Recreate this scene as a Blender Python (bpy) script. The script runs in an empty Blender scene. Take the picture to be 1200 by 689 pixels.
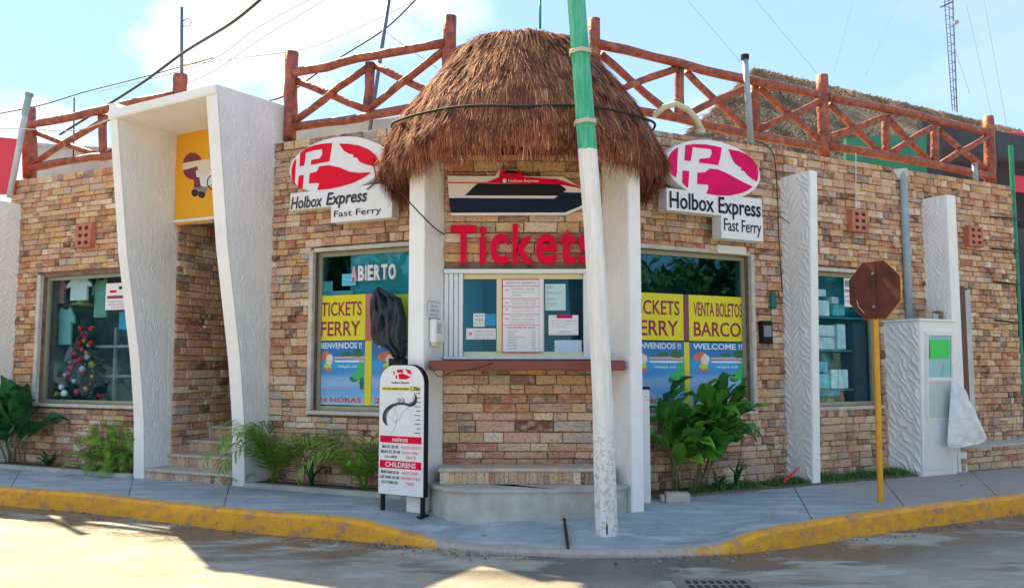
import bpy, bmesh, math, random
import numpy as np
from mathutils import Matrix, Vector
random.seed(7); RN = np.random.default_rng(11)
sc = bpy.context.scene
COL = sc.collection
rad = math.radians
# ---------------------------------------------------------------- camera
FOC, EYE = 1000.0, 1.6
PITCH = math.atan(85.5 / FOC)
cd = bpy.data.cameras.new('camera'); cam = bpy.data.objects.new('camera', cd); COL.objects.link(cam)
cd.sensor_width = 36.0; cd.lens = 36.0 * FOC / 1200.0; cd.clip_start = 0.05; cd.clip_end = 3000
cam.location = (0, 0, EYE); cam.rotation_euler = (math.pi / 2 + PITCH, 0, 0)
sc.camera = cam
# ---------------------------------------------------------------- sky
SUN = Vector((-0.55, 0.73, 1.0)).normalized()
el = math.asin(SUN.z); az = math.atan2(SUN.x, SUN.y)
w = bpy.data.worlds.new('World'); sc.world = w; w.use_nodes = True
nt = w.node_tree; N = nt.nodes; K = nt.links; N.clear()
out = N.new('ShaderNodeOutputWorld'); bg = N.new('ShaderNodeBackground'); K.new(bg.outputs[0], out.inputs[0])
sky = N.new('ShaderNodeTexSky'); sky.sky_type = 'NISHITA'; sky.sun_disc = False
sky.sun_elevation = el; sky.sun_rotation = az; sky.air_density = 1.0; sky.dust_density = 0.3; sky.ozone_density = 2.0
tc = N.new('ShaderNodeTexCoord'); sx = N.new('ShaderNodeSeparateXYZ'); K.new(tc.outputs['Generated'], sx.inputs[0])
def wm(op, a, b=None, clamp=False):
    n = N.new('ShaderNodeMath'); n.operation = op; n.use_clamp = clamp
    for i, v in enumerate((a, b)):
        if v is None: continue
        if isinstance(v, (int, float)): n.inputs[i].default_value = v
        else: K.new(v, n.inputs[i])
    return n.outputs[0]
zz = wm('ADD', wm('MAXIMUM', sx.outputs[2], 0.0), 0.35)
cb = N.new('ShaderNodeCombineXYZ'); K.new(wm('DIVIDE', sx.outputs[0], zz), cb.inputs[0]); K.new(wm('DIVIDE', sx.outputs[1], zz), cb.inputs[1])
nz = N.new('ShaderNodeTexNoise'); nz.inputs['Scale'].default_value = 1.7; nz.inputs['Detail'].default_value = 9; nz.inputs['Roughness'].default_value = 0.55
mp = N.new('ShaderNodeMapping'); mp.inputs['Location'].default_value = (3.1, 0.4, 0); K.new(cb.outputs[0], mp.inputs[0]); K.new(mp.outputs[0], nz.inputs[0])
rmp = N.new('ShaderNodeMapRange'); rmp.inputs[1].default_value = 0.49; rmp.inputs[2].default_value = 0.57; K.new(nz.outputs[0], rmp.inputs[0])
# clouds gather towards the bright side of the sky (left), thin veil elsewhere
side = N.new('ShaderNodeMapRange'); side.inputs[1].default_value = -0.35; side.inputs[2].default_value = 0.30
side.inputs[3].default_value = 1.0; side.inputs[4].default_value = 0.12; K.new(sx.outputs[0], side.inputs[0])
cl = wm('MULTIPLY', rmp.outputs[0], side.outputs[0], True)
tint = N.new('ShaderNodeMix'); tint.data_type = 'RGBA'; tint.blend_type = 'MULTIPLY'; tint.inputs[0].default_value = 1.0
K.new(sky.outputs[0], tint.inputs[6]); tint.inputs[7].default_value = (0.74, 0.88, 1.0, 1)
veil = N.new('ShaderNodeMix'); veil.data_type = 'RGBA'; veil.inputs[0].default_value = 0.68
K.new(tint.outputs[2], veil.inputs[6]); veil.inputs[7].default_value = (1.75, 2.5, 3.45, 1)
mx = N.new('ShaderNodeMix'); mx.data_type = 'RGBA'; K.new(cl, mx.inputs[0]); K.new(veil.outputs[2], mx.inputs[6]); mx.inputs[7].default_value = (3.9, 4.1, 4.35, 1)
K.new(mx.outputs[2], bg.inputs[0]); bg.inputs[1].default_value = 0.10
sd = bpy.data.lights.new('sun', 'SUN'); so = bpy.data.objects.new('sun', sd); COL.objects.link(so)
sd.energy = 4.3; sd.angle = rad(0.6); sd.color = (1.0, 0.79, 0.46)
so.rotation_euler = SUN.to_track_quat('Z', 'Y').to_euler(); so.location = (-10, 20, 20)
sc.view_settings.view_transform = 'Standard'; sc.view_settings.look = 'None'; sc.view_settings.exposure = 1.68; sc.view_settings.gamma = 1.0
sc.cycles.max_bounces = 8; sc.cycles.transparent_max_bounces = 12

# ---------------------------------------------------------------- frames
CT, ST = math.cos(PITCH), math.sin(PITCH)
def ray(px, py):
    x = (px - 600) / FOC; y = (344.5 - py) / FOC
    return Vector((x, CT - ST * y, ST + CT * y))
CAM = Vector((0, 0, EYE))
def gnd(px, py, z=0.15):
    d = ray(px, py); return CAM + d * ((z - EYE) / d.z)
class Frame:            # local coordinates (s, o, z): along the wall, out of the wall, up
    def __init__(self, P, ang):
        c, s = math.cos(ang), math.sin(ang)
        self.u = Vector((c, s, 0)); self.n = Vector((s, -c, 0)); self.P = Vector((P[0], P[1], 0))
        self.M = Matrix.Translation(self.P) @ Matrix.Rotation(ang, 4, 'Z')
    def px(self, x, y, o=0.0):
        d = ray(x, y); q = CAM + d * (((self.P + self.n * o) - CAM).dot(self.n) / d.dot(self.n))
        return ((q - self.P).dot(self.u), o, q.z)
    def loc(self, q):
        q = Vector(q); return ((q - self.P).dot(self.u), (q - self.P).dot(self.n), q.z)
    def w(self, s, o, z): return self.P + self.u * s + self.n * o + Vector((0, 0, z))
L = Frame((-2.9364, 10.8813), rad(-25.3))
R = Frame((3.5886, 11.1072), rad(27.5))
B = Frame((0.12, 9.15), 0.0)      # booth front wall
W = Frame((0, 0), 0.0)            # world: s = X, o = -Y

# ---------------------------------------------------------------- mesh building
class MB:
    def __init__(self): self.v = []; self.f = []
    def add(self, vs, fs):
        b = len(self.v); self.v += [tuple(p) for p in vs]; self.f += [tuple(b + i for i in f) for f in fs]; return self
    def box(self, s0, s1, o0, o1, z0, z1):
        return self.hexa([(s0, o0, z0), (s1, o0, z0), (s1, o1, z0), (s0, o1, z0), (s0, o0, z1), (s1, o0, z1), (s1, o1, z1), (s0, o1, z1)])
    def hexa(self, p):
        return self.add(p, [(0, 1, 2, 3), (7, 6, 5, 4), (0, 4, 5, 1), (1, 5, 6, 2), (2, 6, 7, 3), (3, 7, 4, 0)])
    def prism(self, poly, o0, o1):        # polygon in (s, z)
        n = len(poly)
        return self.add([(a, o0, b) for a, b in poly] + [(a, o1, b) for a, b in poly],
                        [tuple(range(n)), tuple(range(2 * n - 1, n - 1, -1))] + [(i, n + i, n + (i + 1) % n, (i + 1) % n) for i in range(n)])
    def slab(self, poly, z0, z1):         # polygon in (s, o)
        n = len(poly)
        return self.add([(a, b, z0) for a, b in poly] + [(a, b, z1) for a, b in poly],
                        [tuple(range(n)), tuple(range(2 * n - 1, n - 1, -1))] + [(i, n + i, n + (i + 1) % n, (i + 1) % n) for i in range(n)])
    def tube(self, pts, r, n=8, cap=True, wob=0.0):
        pts = [Vector(p) for p in pts]; m = len(pts)
        if not hasattr(r, '__len__'): r = [r] * m
        b = len(self.v); prev = None
        for i, p in enumerate(pts):
            t = (pts[min(i + 1, m - 1)] - pts[max(i - 1, 0)]).normalized()
            if prev is None:
                a = Vector((0, 0, 1)) if abs(t.z) < 0.9 else Vector((1, 0, 0)); x = t.cross(a).normalized()
            else:
                x = (prev - t * prev.dot(t)); x = x.normalized() if x.length > 1e-6 else t.orthogonal().normalized()
            prev = x; y = t.cross(x)
            for k in range(n):
                a = 2 * math.pi * k / n; rr = r[i] * (1 + (random.uniform(-wob, wob) if wob else 0))
                self.v.append(tuple(p + x * math.cos(a) * rr + y * math.sin(a) * rr))
        for i in range(m - 1):
            for k in range(n):
                self.f.append((b + i * n + k, b + i * n + (k + 1) % n, b + (i + 1) * n + (k + 1) % n, b + (i + 1) * n + k))
        if cap:
            self.f.append(tuple(b + k for k in range(n - 1, -1, -1))); self.f.append(tuple(b + (m - 1) * n + k for k in range(n)))
        return self
    def lathe(self, prof, c, n=16):       # profile (r, z) about vertical axis at c=(s,o,z)
        b = len(self.v)
        for r, z in prof:
            for k in range(n):
                a = 2 * math.pi * k / n; self.v.append((c[0] + r * math.cos(a), c[1] + r * math.sin(a), c[2] + z))
        for i in range(len(prof) - 1):
            for k in range(n): self.f.append((b + i * n + k, b + i * n + (k + 1) % n, b + (i + 1) * n + (k + 1) % n, b + (i + 1) * n + k))
        self.f.append(tuple(b + k for k in range(n))); self.f.append(tuple(b + (len(prof) - 1) * n + k for k in range(n)))
        return self
    def disc(self, c, r, o0, o1, n=20, rz=None):
        rz = rz or r
        return self.prism([(c[0] + r * math.cos(2 * math.pi * k / n), c[1] + rz * math.sin(2 * math.pi * k / n)) for k in range(n)], o0, o1)
    def grid(self, P):                    # P: array (nu, nv, 3)
        nu, nv = P.shape[:2]; b = len(self.v); self.v += [tuple(x) for x in P.reshape(-1, 3).tolist()]
        self.f += [(b + i * nv + j, b + (i + 1) * nv + j, b + (i + 1) * nv + j + 1, b + i * nv + j + 1) for i in range(nu - 1) for j in range(nv - 1)]
        return self
ORI = {}; FR = {}
def thing(name, label, cat, F=W, base=(0, 0, 0), group=None):
    o = bpy.data.objects.new(name, None); COL.objects.link(o); o.empty_display_size = 0.1
    o.matrix_world = F.M @ Matrix.Translation((base[0], -base[1], base[2]))
    o['label'] = label; o['category'] = cat
    if group: o['group'] = group
    ORI[o.name] = base; FR[o.name] = F
    return o
def mesh(name, mb, m, base=(0, 0, 0), bev=0.0, smooth=False, fix=True):
    me = bpy.data.meshes.new(name)
    me.from_pydata([(a - base[0], -(b - base[1]), c - base[2]) for a, b, c in mb.v], [], mb.f)
    if fix or bev:
        bm = bmesh.new(); bm.from_mesh(me)
        bmesh.ops.recalc_face_normals(bm, faces=bm.faces)
        if bev: bmesh.ops.bevel(bm, geom=[e for e in bm.edges if len(e.link_faces) == 2 and e.calc_face_angle(0) > 0.5], offset=bev, segments=2, affect='EDGES', clamp_overlap=True)
        bm.to_mesh(me); bm.free()
    if smooth: me.shade_smooth()
    if smooth == 'auto': pass
    me.materials.append(m); me.update()
    return me
def part(name, mb, m, parent, bev=0.0, smooth=False, label=None, stuff=False, fix=True):
    me = mesh(name, mb, m, ORI[parent.name], bev, smooth, fix)
    o = bpy.data.objects.new(name, me); COL.objects.link(o); o.parent = parent
    ORI[o.name] = ORI[parent.name]; FR[o.name] = FR[parent.name]
    if label: o['label'] = label
    if stuff: o['kind'] = 'stuff'
    return o
def single(name, mb, m, label, cat, F=W, base=(0, 0, 0), group=None, bev=0.0, smooth=False):
    o = bpy.data.objects.new(name, mesh(name, mb, m, base, bev, smooth)); COL.objects.link(o)
    o.matrix_world = F.M @ Matrix.Translation((base[0], -base[1], base[2]))
    o['label'] = label; o['category'] = cat; ORI[o.name] = base; FR[o.name] = F
    if group: o['group'] = group
    return o
def struct(name, mb, m, F=W, smooth=False, fix=True):
    o = bpy.data.objects.new(name, mesh(name, mb, m, (0, 0, 0), 0, smooth, fix)); COL.objects.link(o)
    o.matrix_world = F.M.copy(); o['kind'] = 'structure'; ORI[o.name] = (0, 0, 0); FR[o.name] = F
    return o
def text_mb(s, rect, o, th=0.004, bold=0.0, shear=0.0, space=1.0, res=3, keep=False, align='C'):
    """lettering fitted to rect (s0,z0,s1,z1) standing th proud of o; keep=True keeps the letters' proportions"""
    cu = bpy.data.curves.new('t', 'FONT'); cu.body = s; cu.extrude = 0.5; cu.offset = bold; cu.shear = shear; cu.space_character = space; cu.resolution_u = res
    ob = bpy.data.objects.new('t', cu); COL.objects.link(ob); dg = bpy.context.evaluated_depsgraph_get()
    me = bpy.data.meshes.new_from_object(ob.evaluated_get(dg)); v = np.array([x.co[:] for x in me.vertices]); fs = [tuple(p.vertices) for p in me.polygons]
    bpy.data.objects.remove(ob); bpy.data.curves.remove(cu); bpy.data.meshes.remove(me)
    mb = MB()
    if len(v) == 0: return mb
    a, b = v.min(0), v.max(0); s0, z0, s1, z1 = rect
    kx = (s1 - s0) / (b[0] - a[0]); kz = (z1 - z0) / max(b[1] - a[1], 1e-6)
    if keep:
        k = min(kx, kz); cx = {'C': (s0 + s1 - k * (b[0] - a[0])) / 2, 'L': s0}[align]; cz = (z0 + z1 - k * (b[1] - a[1])) / 2; s0, z0, kx, kz = cx, cz, k, k
    mb.add([(s0 + (p[0] - a[0]) * kx, o + (th if p[2] > 0 else 0.0), z0 + (p[1] - a[1]) * kz) for p in v], fs)
    return mb

# ---------------------------------------------------------------- materials
def mat(name, col, rough=0.7, metal=0.0, col2=None, nscale=3.0, detail=5, bump=0.0, bscale=30.0, lo=0.35, hi=0.65, spec=0.5, stretch=None, emit=0.0, bdist=0.01, coords='Object'):
    m = bpy.data.materials.new(name); m.use_nodes = True; t = m.node_tree; n = t.nodes; k = t.links
    p = n['Principled BSDF']; p.inputs['Roughness'].default_value = rough; p.inputs['Metallic'].default_value = metal
    p.inputs['Specular IOR Level'].default_value = spec; p.inputs['Base Color'].default_value = (*col, 1)
    tcn = n.new('ShaderNodeTexCoord'); mpn = n.new('ShaderNodeMapping'); k.new(tcn.outputs[coords], mpn.inputs[0])
    if stretch: mpn.inputs['Scale'].default_value = stretch
    if col2:
        z = n.new('ShaderNodeTexNoise'); z.inputs['Scale'].default_value = nscale; z.inputs['Detail'].default_value = detail; z.inputs['Roughness'].default_value = 0.6
        k.new(mpn.outputs[0], z.inputs[0]); r = n.new('ShaderNodeMapRange'); r.inputs[1].default_value = lo; r.inputs[2].default_value = hi; k.new(z.outputs[0], r.inputs[0])
        x = n.new('ShaderNodeMix'); x.data_type = 'RGBA'; x.inputs[6].default_value = (*col, 1); x.inputs[7].default_value = (*col2, 1); k.new(r.outputs[0], x.inputs[0]); k.new(x.outputs[2], p.inputs['Base Color'])
    if bump:
        z = n.new('ShaderNodeTexNoise'); z.inputs['Scale'].default_value = bscale; z.inputs['Detail'].default_value = 6; k.new(mpn.outputs[0], z.inputs[0])
        bn = n.new('ShaderNodeBump'); bn.inputs['Strength'].default_value = bump; bn.inputs['Distance'].default_value = bdist; k.new(z.outputs[0], bn.inputs['Height']); k.new(bn.outputs[0], p.inputs['Normal'])
    if emit: p.inputs['Emission Color'].default_value = (*col, 1); p.inputs['Emission Strength'].default_value = emit
    return m
def node(t, kind, **kw):
    n = t.nodes.new(kind)
    for a, b in kw.items(): setattr(n, a, b)
    return n
STOPS = [(.62, .31, .16), (.74, .50, .32), (.40, .17, .10), (.88, .72, .54), (.68, .39, .22), (.60, .30, .22), (.15, .06, .045), (.82, .57, .44),
         (.76, .46, .18), (.30, .19, .16), (.72, .42, .33), (.94, .82, .68), (.52, .17, .11), (.76, .50, .26), (.26, .20, .20), (.64, .31, .17), (.54, .49, .47), (.80, .49, .38), (.84, .62, .38), (.56, .35, .28)]
def stone_mat(island):
    m = bpy.data.materials.new('stone_cladding'); m.use_nodes = True; t = m.node_tree; n = t.nodes; k = t.links; p = n['Principled BSDF']
    if island: rnd = node(t, 'ShaderNodeNewGeometry').outputs['Random Per Island']
    else: rnd = node(t, 'ShaderNodeObjectInfo').outputs['Random']
    cr = node(t, 'ShaderNodeValToRGB'); cr.color_ramp.interpolation = 'CONSTANT'; e = cr.color_ramp.elements
    e[0].position = 0; e[0].color = (*STOPS[0], 1); e[1].position = 1 / len(STOPS); e[1].color = (*STOPS[1], 1)
    for i in range(2, len(STOPS)): x = e.new(i / len(STOPS)); x.color = (*STOPS[i], 1)
    k.new(rnd, cr.inputs[0])
    g = node(t, 'ShaderNodeNewGeometry')
    def noise(sc_, det, src):
        z = node(t, 'ShaderNodeTexNoise'); z.inputs['Scale'].default_value = sc_; z.inputs['Detail'].default_value = det; z.inputs['Roughness'].default_value = 0.65; k.new(src, z.inputs[0]); return z
    def mix(fac, a, b, mode='MIX'):
        x = node(t, 'ShaderNodeMix', data_type='RGBA', blend_type=mode)
        for i, v in ((0, fac), (6, a), (7, b)):
            if isinstance(v, tuple): x.inputs[i].default_value = (*v, 1)
            elif isinstance(v, float): x.inputs[i].default_value = v
            else: k.new(v, x.inputs[i])
        return x.outputs[2]
    def rng(src, a, b, c=0.0, d=1.0):
        r = node(t, 'ShaderNodeMapRange'); r.inputs[1].default_value = a; r.inputs[2].default_value = b; r.inputs[3].default_value = c; r.inputs[4].default_value = d; k.new(src, r.inputs[0]); return r.outputs[0]
    # stones are offset from one another by their random value so that the veining never runs across a joint
    cbx = node(t, 'ShaderNodeCombineXYZ'); mm = node(t, 'ShaderNodeMath', operation='MULTIPLY'); mm.inputs[1].default_value = 40; k.new(rnd, mm.inputs[0])
    k.new(mm.outputs[0], cbx.inputs[0]); ad = node(t, 'ShaderNodeVectorMath', operation='ADD'); k.new(g.outputs['Position'], ad.inputs[0]); k.new(cbx.outputs[0], ad.inputs[1])
    mpn = node(t, 'ShaderNodeMapping'); mpn.inputs['Scale'].default_value = (1, 1, 1.6); k.new(ad.outputs[0], mpn.inputs[0])
    n1 = noise(11, 10, mpn.outputs[0]); n2 = noise(38, 9, mpn.outputs[0])
    c = mix(rng(n1.outputs[0], .44, .66, 0, .75), cr.outputs[0], (.78, .58, .42))
    c = mix(rng(n2.outputs[0], .52, .66, 0, .75), c, (.15, .06, .035))
    n4 = noise(5.5, 6, g.outputs['Position']); shared = mix(rng(n4.outputs[0], .35, .65), (.68, .44, .29), (.40, .22, .14)); c = mix(.12, c, shared)
    # broad tone: greyer and slightly darker low down, ochre patches above
    n3 = noise(0.9, 3, g.outputs['Position']); sp = node(t, 'ShaderNodeSeparateXYZ'); k.new(g.outputs['Position'], sp.inputs[0])
    low = rng(sp.outputs[2], 0.1, 1.5, 1, 0); lm = node(t, 'ShaderNodeMath', operation='MULTIPLY'); k.new(low, lm.inputs[0]); k.new(rng(n3.outputs[0], .3, .6, .2, .9), lm.inputs[1])
    hs = node(t, 'ShaderNodeHueSaturation'); hs.inputs['Saturation'].default_value = 0.65; hs.inputs['Value'].default_value = 0.88; k.new(c, hs.inputs['Color'])
    c = mix(lm.outputs[0], c, hs.outputs[0])
    c = mix(rng(n3.outputs[0], .5, .7, 0, .3), c, (.62, .33, .15), 'MIX')
    c = mix(1.0, c, (1.0, .98, .92), 'MULTIPLY')
    k.new(c, p.inputs['Base Color']); p.inputs['Roughness'].default_value = 0.8; p.inputs['Specular IOR Level'].default_value = 0.35
    bn = node(t, 'ShaderNodeBump'); bn.inputs['Strength'].default_value = 1.0; bn.inputs['Distance'].default_value = 0.02
    hm = node(t, 'ShaderNodeMath', operation='ADD'); k.new(n1.outputs[0], hm.inputs[0]); k.new(n2.outputs[0], hm.inputs[1]); k.new(hm.outputs[0], bn.inputs['Height']); k.new(bn.outputs[0], p.inputs['Normal'])
    return m
def island_mat(name, cols, rough=0.8, bump=0.0, trans=0.0, dark=None):
    m = bpy.data.materials.new(name); m.use_nodes = True; t = m.node_tree; k = t.links; p = t.nodes['Principled BSDF']
    cr = node(t, 'ShaderNodeValToRGB'); e = cr.color_ramp.elements; e[0].color = (*cols[0], 1); e[1].color = (*cols[-1], 1)
    for i in range(1, len(cols) - 1): x = e.new(i / (len(cols) - 1)); x.color = (*cols[i], 1)
    k.new(node(t, 'ShaderNodeNewGeometry').outputs['Random Per Island'], cr.inputs[0]); c = cr.outputs[0]
    if dark:
        z = node(t, 'ShaderNodeTexNoise'); z.inputs['Scale'].default_value = dark[0]; z.inputs['Detail'].default_value = 4; k.new(node(t, 'ShaderNodeNewGeometry').outputs['Position'], z.inputs[0])
        r = node(t, 'ShaderNodeMapRange'); r.inputs[1].default_value = .45; r.inputs[2].default_value = .65; k.new(z.outputs[0], r.inputs[0])
        x = node(t, 'ShaderNodeMix', data_type='RGBA'); k.new(r.outputs[0], x.inputs[0]); k.new(c, x.inputs[6]); x.inputs[7].default_value = (*dark[1], 1); c = x.outputs[2]
    k.new(c, p.inputs['Base Color']); p.inputs['Roughness'].default_value = rough; p.inputs['Specular IOR Level'].default_value = 0.3
    if trans: 
        tr = node(t, 'ShaderNodeBsdfTranslucent'); k.new(c, tr.inputs[0]); ms = node(t, 'ShaderNodeMixShader'); ms.inputs[0].default_value = trans
        k.new(p.outputs[0], ms.inputs[1]); k.new(tr.outputs[0], ms.inputs[2]); k.new(ms.outputs[0], t.nodes['Material Output'].inputs[0])
    return m
def glass_mat(name, tintc, refl=1.0):
    m = bpy.data.materials.new(name); m.use_nodes = True; t = m.node_tree; k = t.links; t.nodes.remove(t.nodes['Principled BSDF'])
    tr = node(t, 'ShaderNodeBsdfTransparent'); tr.inputs[0].default_value = (*[c ** .5 for c in tintc], 1); gl = node(t, 'ShaderNodeBsdfGlossy'); gl.inputs['Roughness'].default_value = 0.02; gl.inputs[0].default_value = (.45, .85, 1, 1)
    fr = node(t, 'ShaderNodeLayerWeight'); pw = node(t, 'ShaderNodeMath', operation='POWER'); pw.inputs[1].default_value = 3.5; k.new(fr.outputs['Facing'], pw.inputs[0]); mu = node(t, 'ShaderNodeMath', operation='MULTIPLY_ADD'); mu.inputs[1].default_value = .30 * refl; mu.inputs[2].default_value = .025 * refl; k.new(pw.outputs[0], mu.inputs[0])
    ms = node(t, 'ShaderNodeMixShader'); k.new(mu.outputs[0], ms.inputs[0]); k.new(tr.outputs[0], ms.inputs[1]); k.new(gl.outputs[0], ms.inputs[2]); k.new(ms.outputs[0], t.nodes['Material Output'].inputs[0])
    return m
M = {}
M['stone'] = stone_mat(False); M['stone_s'] = stone_mat(True)
M['mortar'] = mat('mortar', (.27, .19, .13), .95, col2=(.12, .085, .06), nscale=8, bump=.5)
M['stucco'] = mat('white_stucco', (.86, .86, .84), .75, col2=(.77, .77, .76), nscale=2.2, bump=.25, bscale=60, lo=.45, hi=.75)
M['white'] = mat('white_paint', (.80, .80, .79), .5, col2=(.70, .70, .70), nscale=4, lo=.5, hi=.8, bump=.08, bscale=80)
M['alu_white'] = mat('white_aluminium', (.74, .76, .78), .4, col2=(.62, .65, .68), nscale=12, lo=.55, hi=.8)
M['alu'] = mat('weathered_aluminium', (.34, .36, .30), .45, .3, col2=(.42, .38, .24), nscale=5)
M['alu_grey'] = mat('grey_aluminium', (.36, .42, .46), .4, .3, col2=(.48, .52, .54), nscale=6)
M['plaster'] = mat('weathered_trim_plaster', (.62, .60, .55), .8, col2=(.46, .43, .38), nscale=9, bump=.3)
M['red'] = mat('red_sign_acrylic', (.84, .004, .03), .6, spec=.15, col2=(.62, .01, .04), nscale=1.5)
M['magenta'] = mat('crimson_sign_acrylic', (.84, .003, .13), .6, spec=.15, col2=(.60, .005, .09), nscale=1.5)
M['letter_red'] = mat('red_letter_foam', (.86, .002, .05), .8, spec=.1, col2=(.58, .01, .05), nscale=9)
M['pink'] = mat('faded_pink', (.75, .22, .28), .5)
M['navy'] = mat('navy_lettering', (.008, .016, .04), .6, spec=.2)
M['black'] = mat('black_plastic', (.008, .008, .010), .5, spec=.3)
M['ink'] = mat('black_ink', (.02, .02, .025), .5)
M['greyink'] = mat('grey_ink', (.22, .24, .28), .6)
M['maroon'] = mat('maroon_ink', (.27, .01, .07), .5)
M['orangeink'] = mat('orange_ink', (.62, .08, .02), .5)
M['yellow'] = mat('yellow_vinyl', (.80, .70, .015), .45, col2=(.70, .64, .02), nscale=2)
M['amber'] = mat('amber_panel', (.84, .42, .01), .5, col2=(.78, .36, .01), nscale=1.4)
M['paper'] = mat('white_paper', (.80, .80, .79), .6, col2=(.72, .73, .75), nscale=3)
M['tan'] = mat('tan_paint', (.42, .28, .18), .6)
M['yellow_frame'] = mat('yellow_cream_frame', (.74, .68, .34), .5, col2=(.60, .62, .42), nscale=4)
M['counter'] = mat('varnished_red_wood', (.24, .045, .03), .35, col2=(.14, .03, .02), nscale=5, stretch=(1, 8, 8), bump=.2)
M['teal'] = mat('teal_curtain', (.30, .66, .64), .6, col2=(.38, .74, .70), nscale=3)
M['tealdark'] = mat('teal_interior', (.012, .12, .17), .7, col2=(.006, .06, .09), nscale=1.5)
M['darkroom'] = mat('dim_interior', (.05, .07, .08), .8, col2=(.03, .04, .05), nscale=2)
M['rope'] = mat('black_rope', (.015, .012, .012), .8)
M['twine'] = mat('pale_twine', (.55, .50, .38), .8)
M['brick'] = mat('terracotta_block', (.55, .20, .13), .85, col2=(.42, .13, .08), nscale=9, bump=.4)
M['hole'] = mat('dark_hole', (.03, .015, .012), .9)
M['steelpipe'] = mat('grey_pvc_pipe', (.24, .33, .38), .5, col2=(.33, .41, .45), nscale=5)
M['whitepipe'] = mat('dusty_white_pipe', (.60, .62, .62), .5, col2=(.42, .44, .45), nscale=6)
M['green'] = mat('green_tarpaulin', (.01, .26, .13), .5, col2=(.008, .19, .10), nscale=2, bump=.3, bscale=6)
M['greenpole'] = mat('green_enamel', (.01, .30, .16), .5, col2=(.02, .22, .13), nscale=6)
M['rustred'] = mat('rusted_sign_back', (.19, .05, .03), .55, .2, col2=(.10, .03, .022), nscale=5, bump=.2, bscale=20)
M['signedge'] = mat('yellow_metal_edge', (.62, .30, .02), .5, .2)
M['postyellow'] = mat('yellow_steel_post', (.72, .34, .012), .5, col2=(.50, .22, .03), nscale=14, lo=.5, hi=.75)
M['soil'] = mat('planter_soil', (.10, .07, .05), .95, col2=(.20, .15, .11), nscale=14, bump=.8, bscale=40, bdist=.03)
M['brownwood'] = mat('brown_door_wood', (.14, .035, .02), .5, col2=(.09, .025, .015), nscale=4, stretch=(8, 8, 1))
M['stair'] = mat('pale_stair_nosing', (.58, .50, .42), .6, col2=(.44, .38, .32), nscale=9, bump=.2)
M['platform'] = mat('grey_step_concrete', (.52, .51, .46), .8, col2=(.36, .36, .32), nscale=3.5, bump=.4, bscale=25)
M['glass'] = glass_mat('shop_glass', (.74, .90, .94), 1.2)
M['glass_dark'] = glass_mat('tinted_glass', (.30, .62, .70), 2.4)
M['glass_booth'] = glass_mat('booth_glass', (.30, .78, .90), 1.5)
M['cable'] = mat('black_cable', (.02, .02, .022), .6)
M['cable_grey'] = mat('grey_cable', (.30, .33, .38), .6)
M['steel'] = mat('tower_steel', (.10, .13, .17), .5, .5)
M['bluepost'] = mat('slate_pipe', (.10, .14, .20), .5, .3)
M['redpaint'] = mat('red_painted_panel', (.70, .012, .03), .5, col2=(.60, .012, .03), nscale=1.2)
M['greywall'] = mat('grey_render', (.52, .50, .44), .85, col2=(.38, .37, .34), nscale=1.6, bump=.3)
M['bluegrey'] = mat('bluegrey_roof_edge', (.40, .42, .42), .8)
def weather(m, col, sc_=2.5, lo=.56, hi=.72, amt=.5, st=(5, 5, .6)):
    # rain streaks and grime in blotches of their own shape
    t = m.node_tree; k = t.links; p = t.nodes['Principled BSDF']; src = p.inputs['Base Color'].links[0].from_socket; g = node(t, 'ShaderNodeNewGeometry'); q = node(t, 'ShaderNodeMapping'); q.inputs['Scale'].default_value = st
    z = node(t, 'ShaderNodeTexNoise'); z.inputs['Scale'].default_value = sc_; z.inputs['Detail'].default_value = 9; z.inputs['Roughness'].default_value = .7; k.new(g.outputs['Position'], q.inputs[0]); k.new(q.outputs[0], z.inputs[0])
    r = node(t, 'ShaderNodeMapRange'); r.inputs[1].default_value = lo; r.inputs[2].default_value = hi; r.inputs[4].default_value = amt; k.new(z.outputs[0], r.inputs[0])
    x = node(t, 'ShaderNodeMix', data_type='RGBA'); k.new(r.outputs[0], x.inputs[0]); k.new(src, x.inputs[6]); x.inputs[7].default_value = (*col, 1); k.new(x.outputs[2], p.inputs['Base Color'])
weather(M['stucco'], (.58, .56, .50), 2.0, .60, .76, .45)
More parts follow.
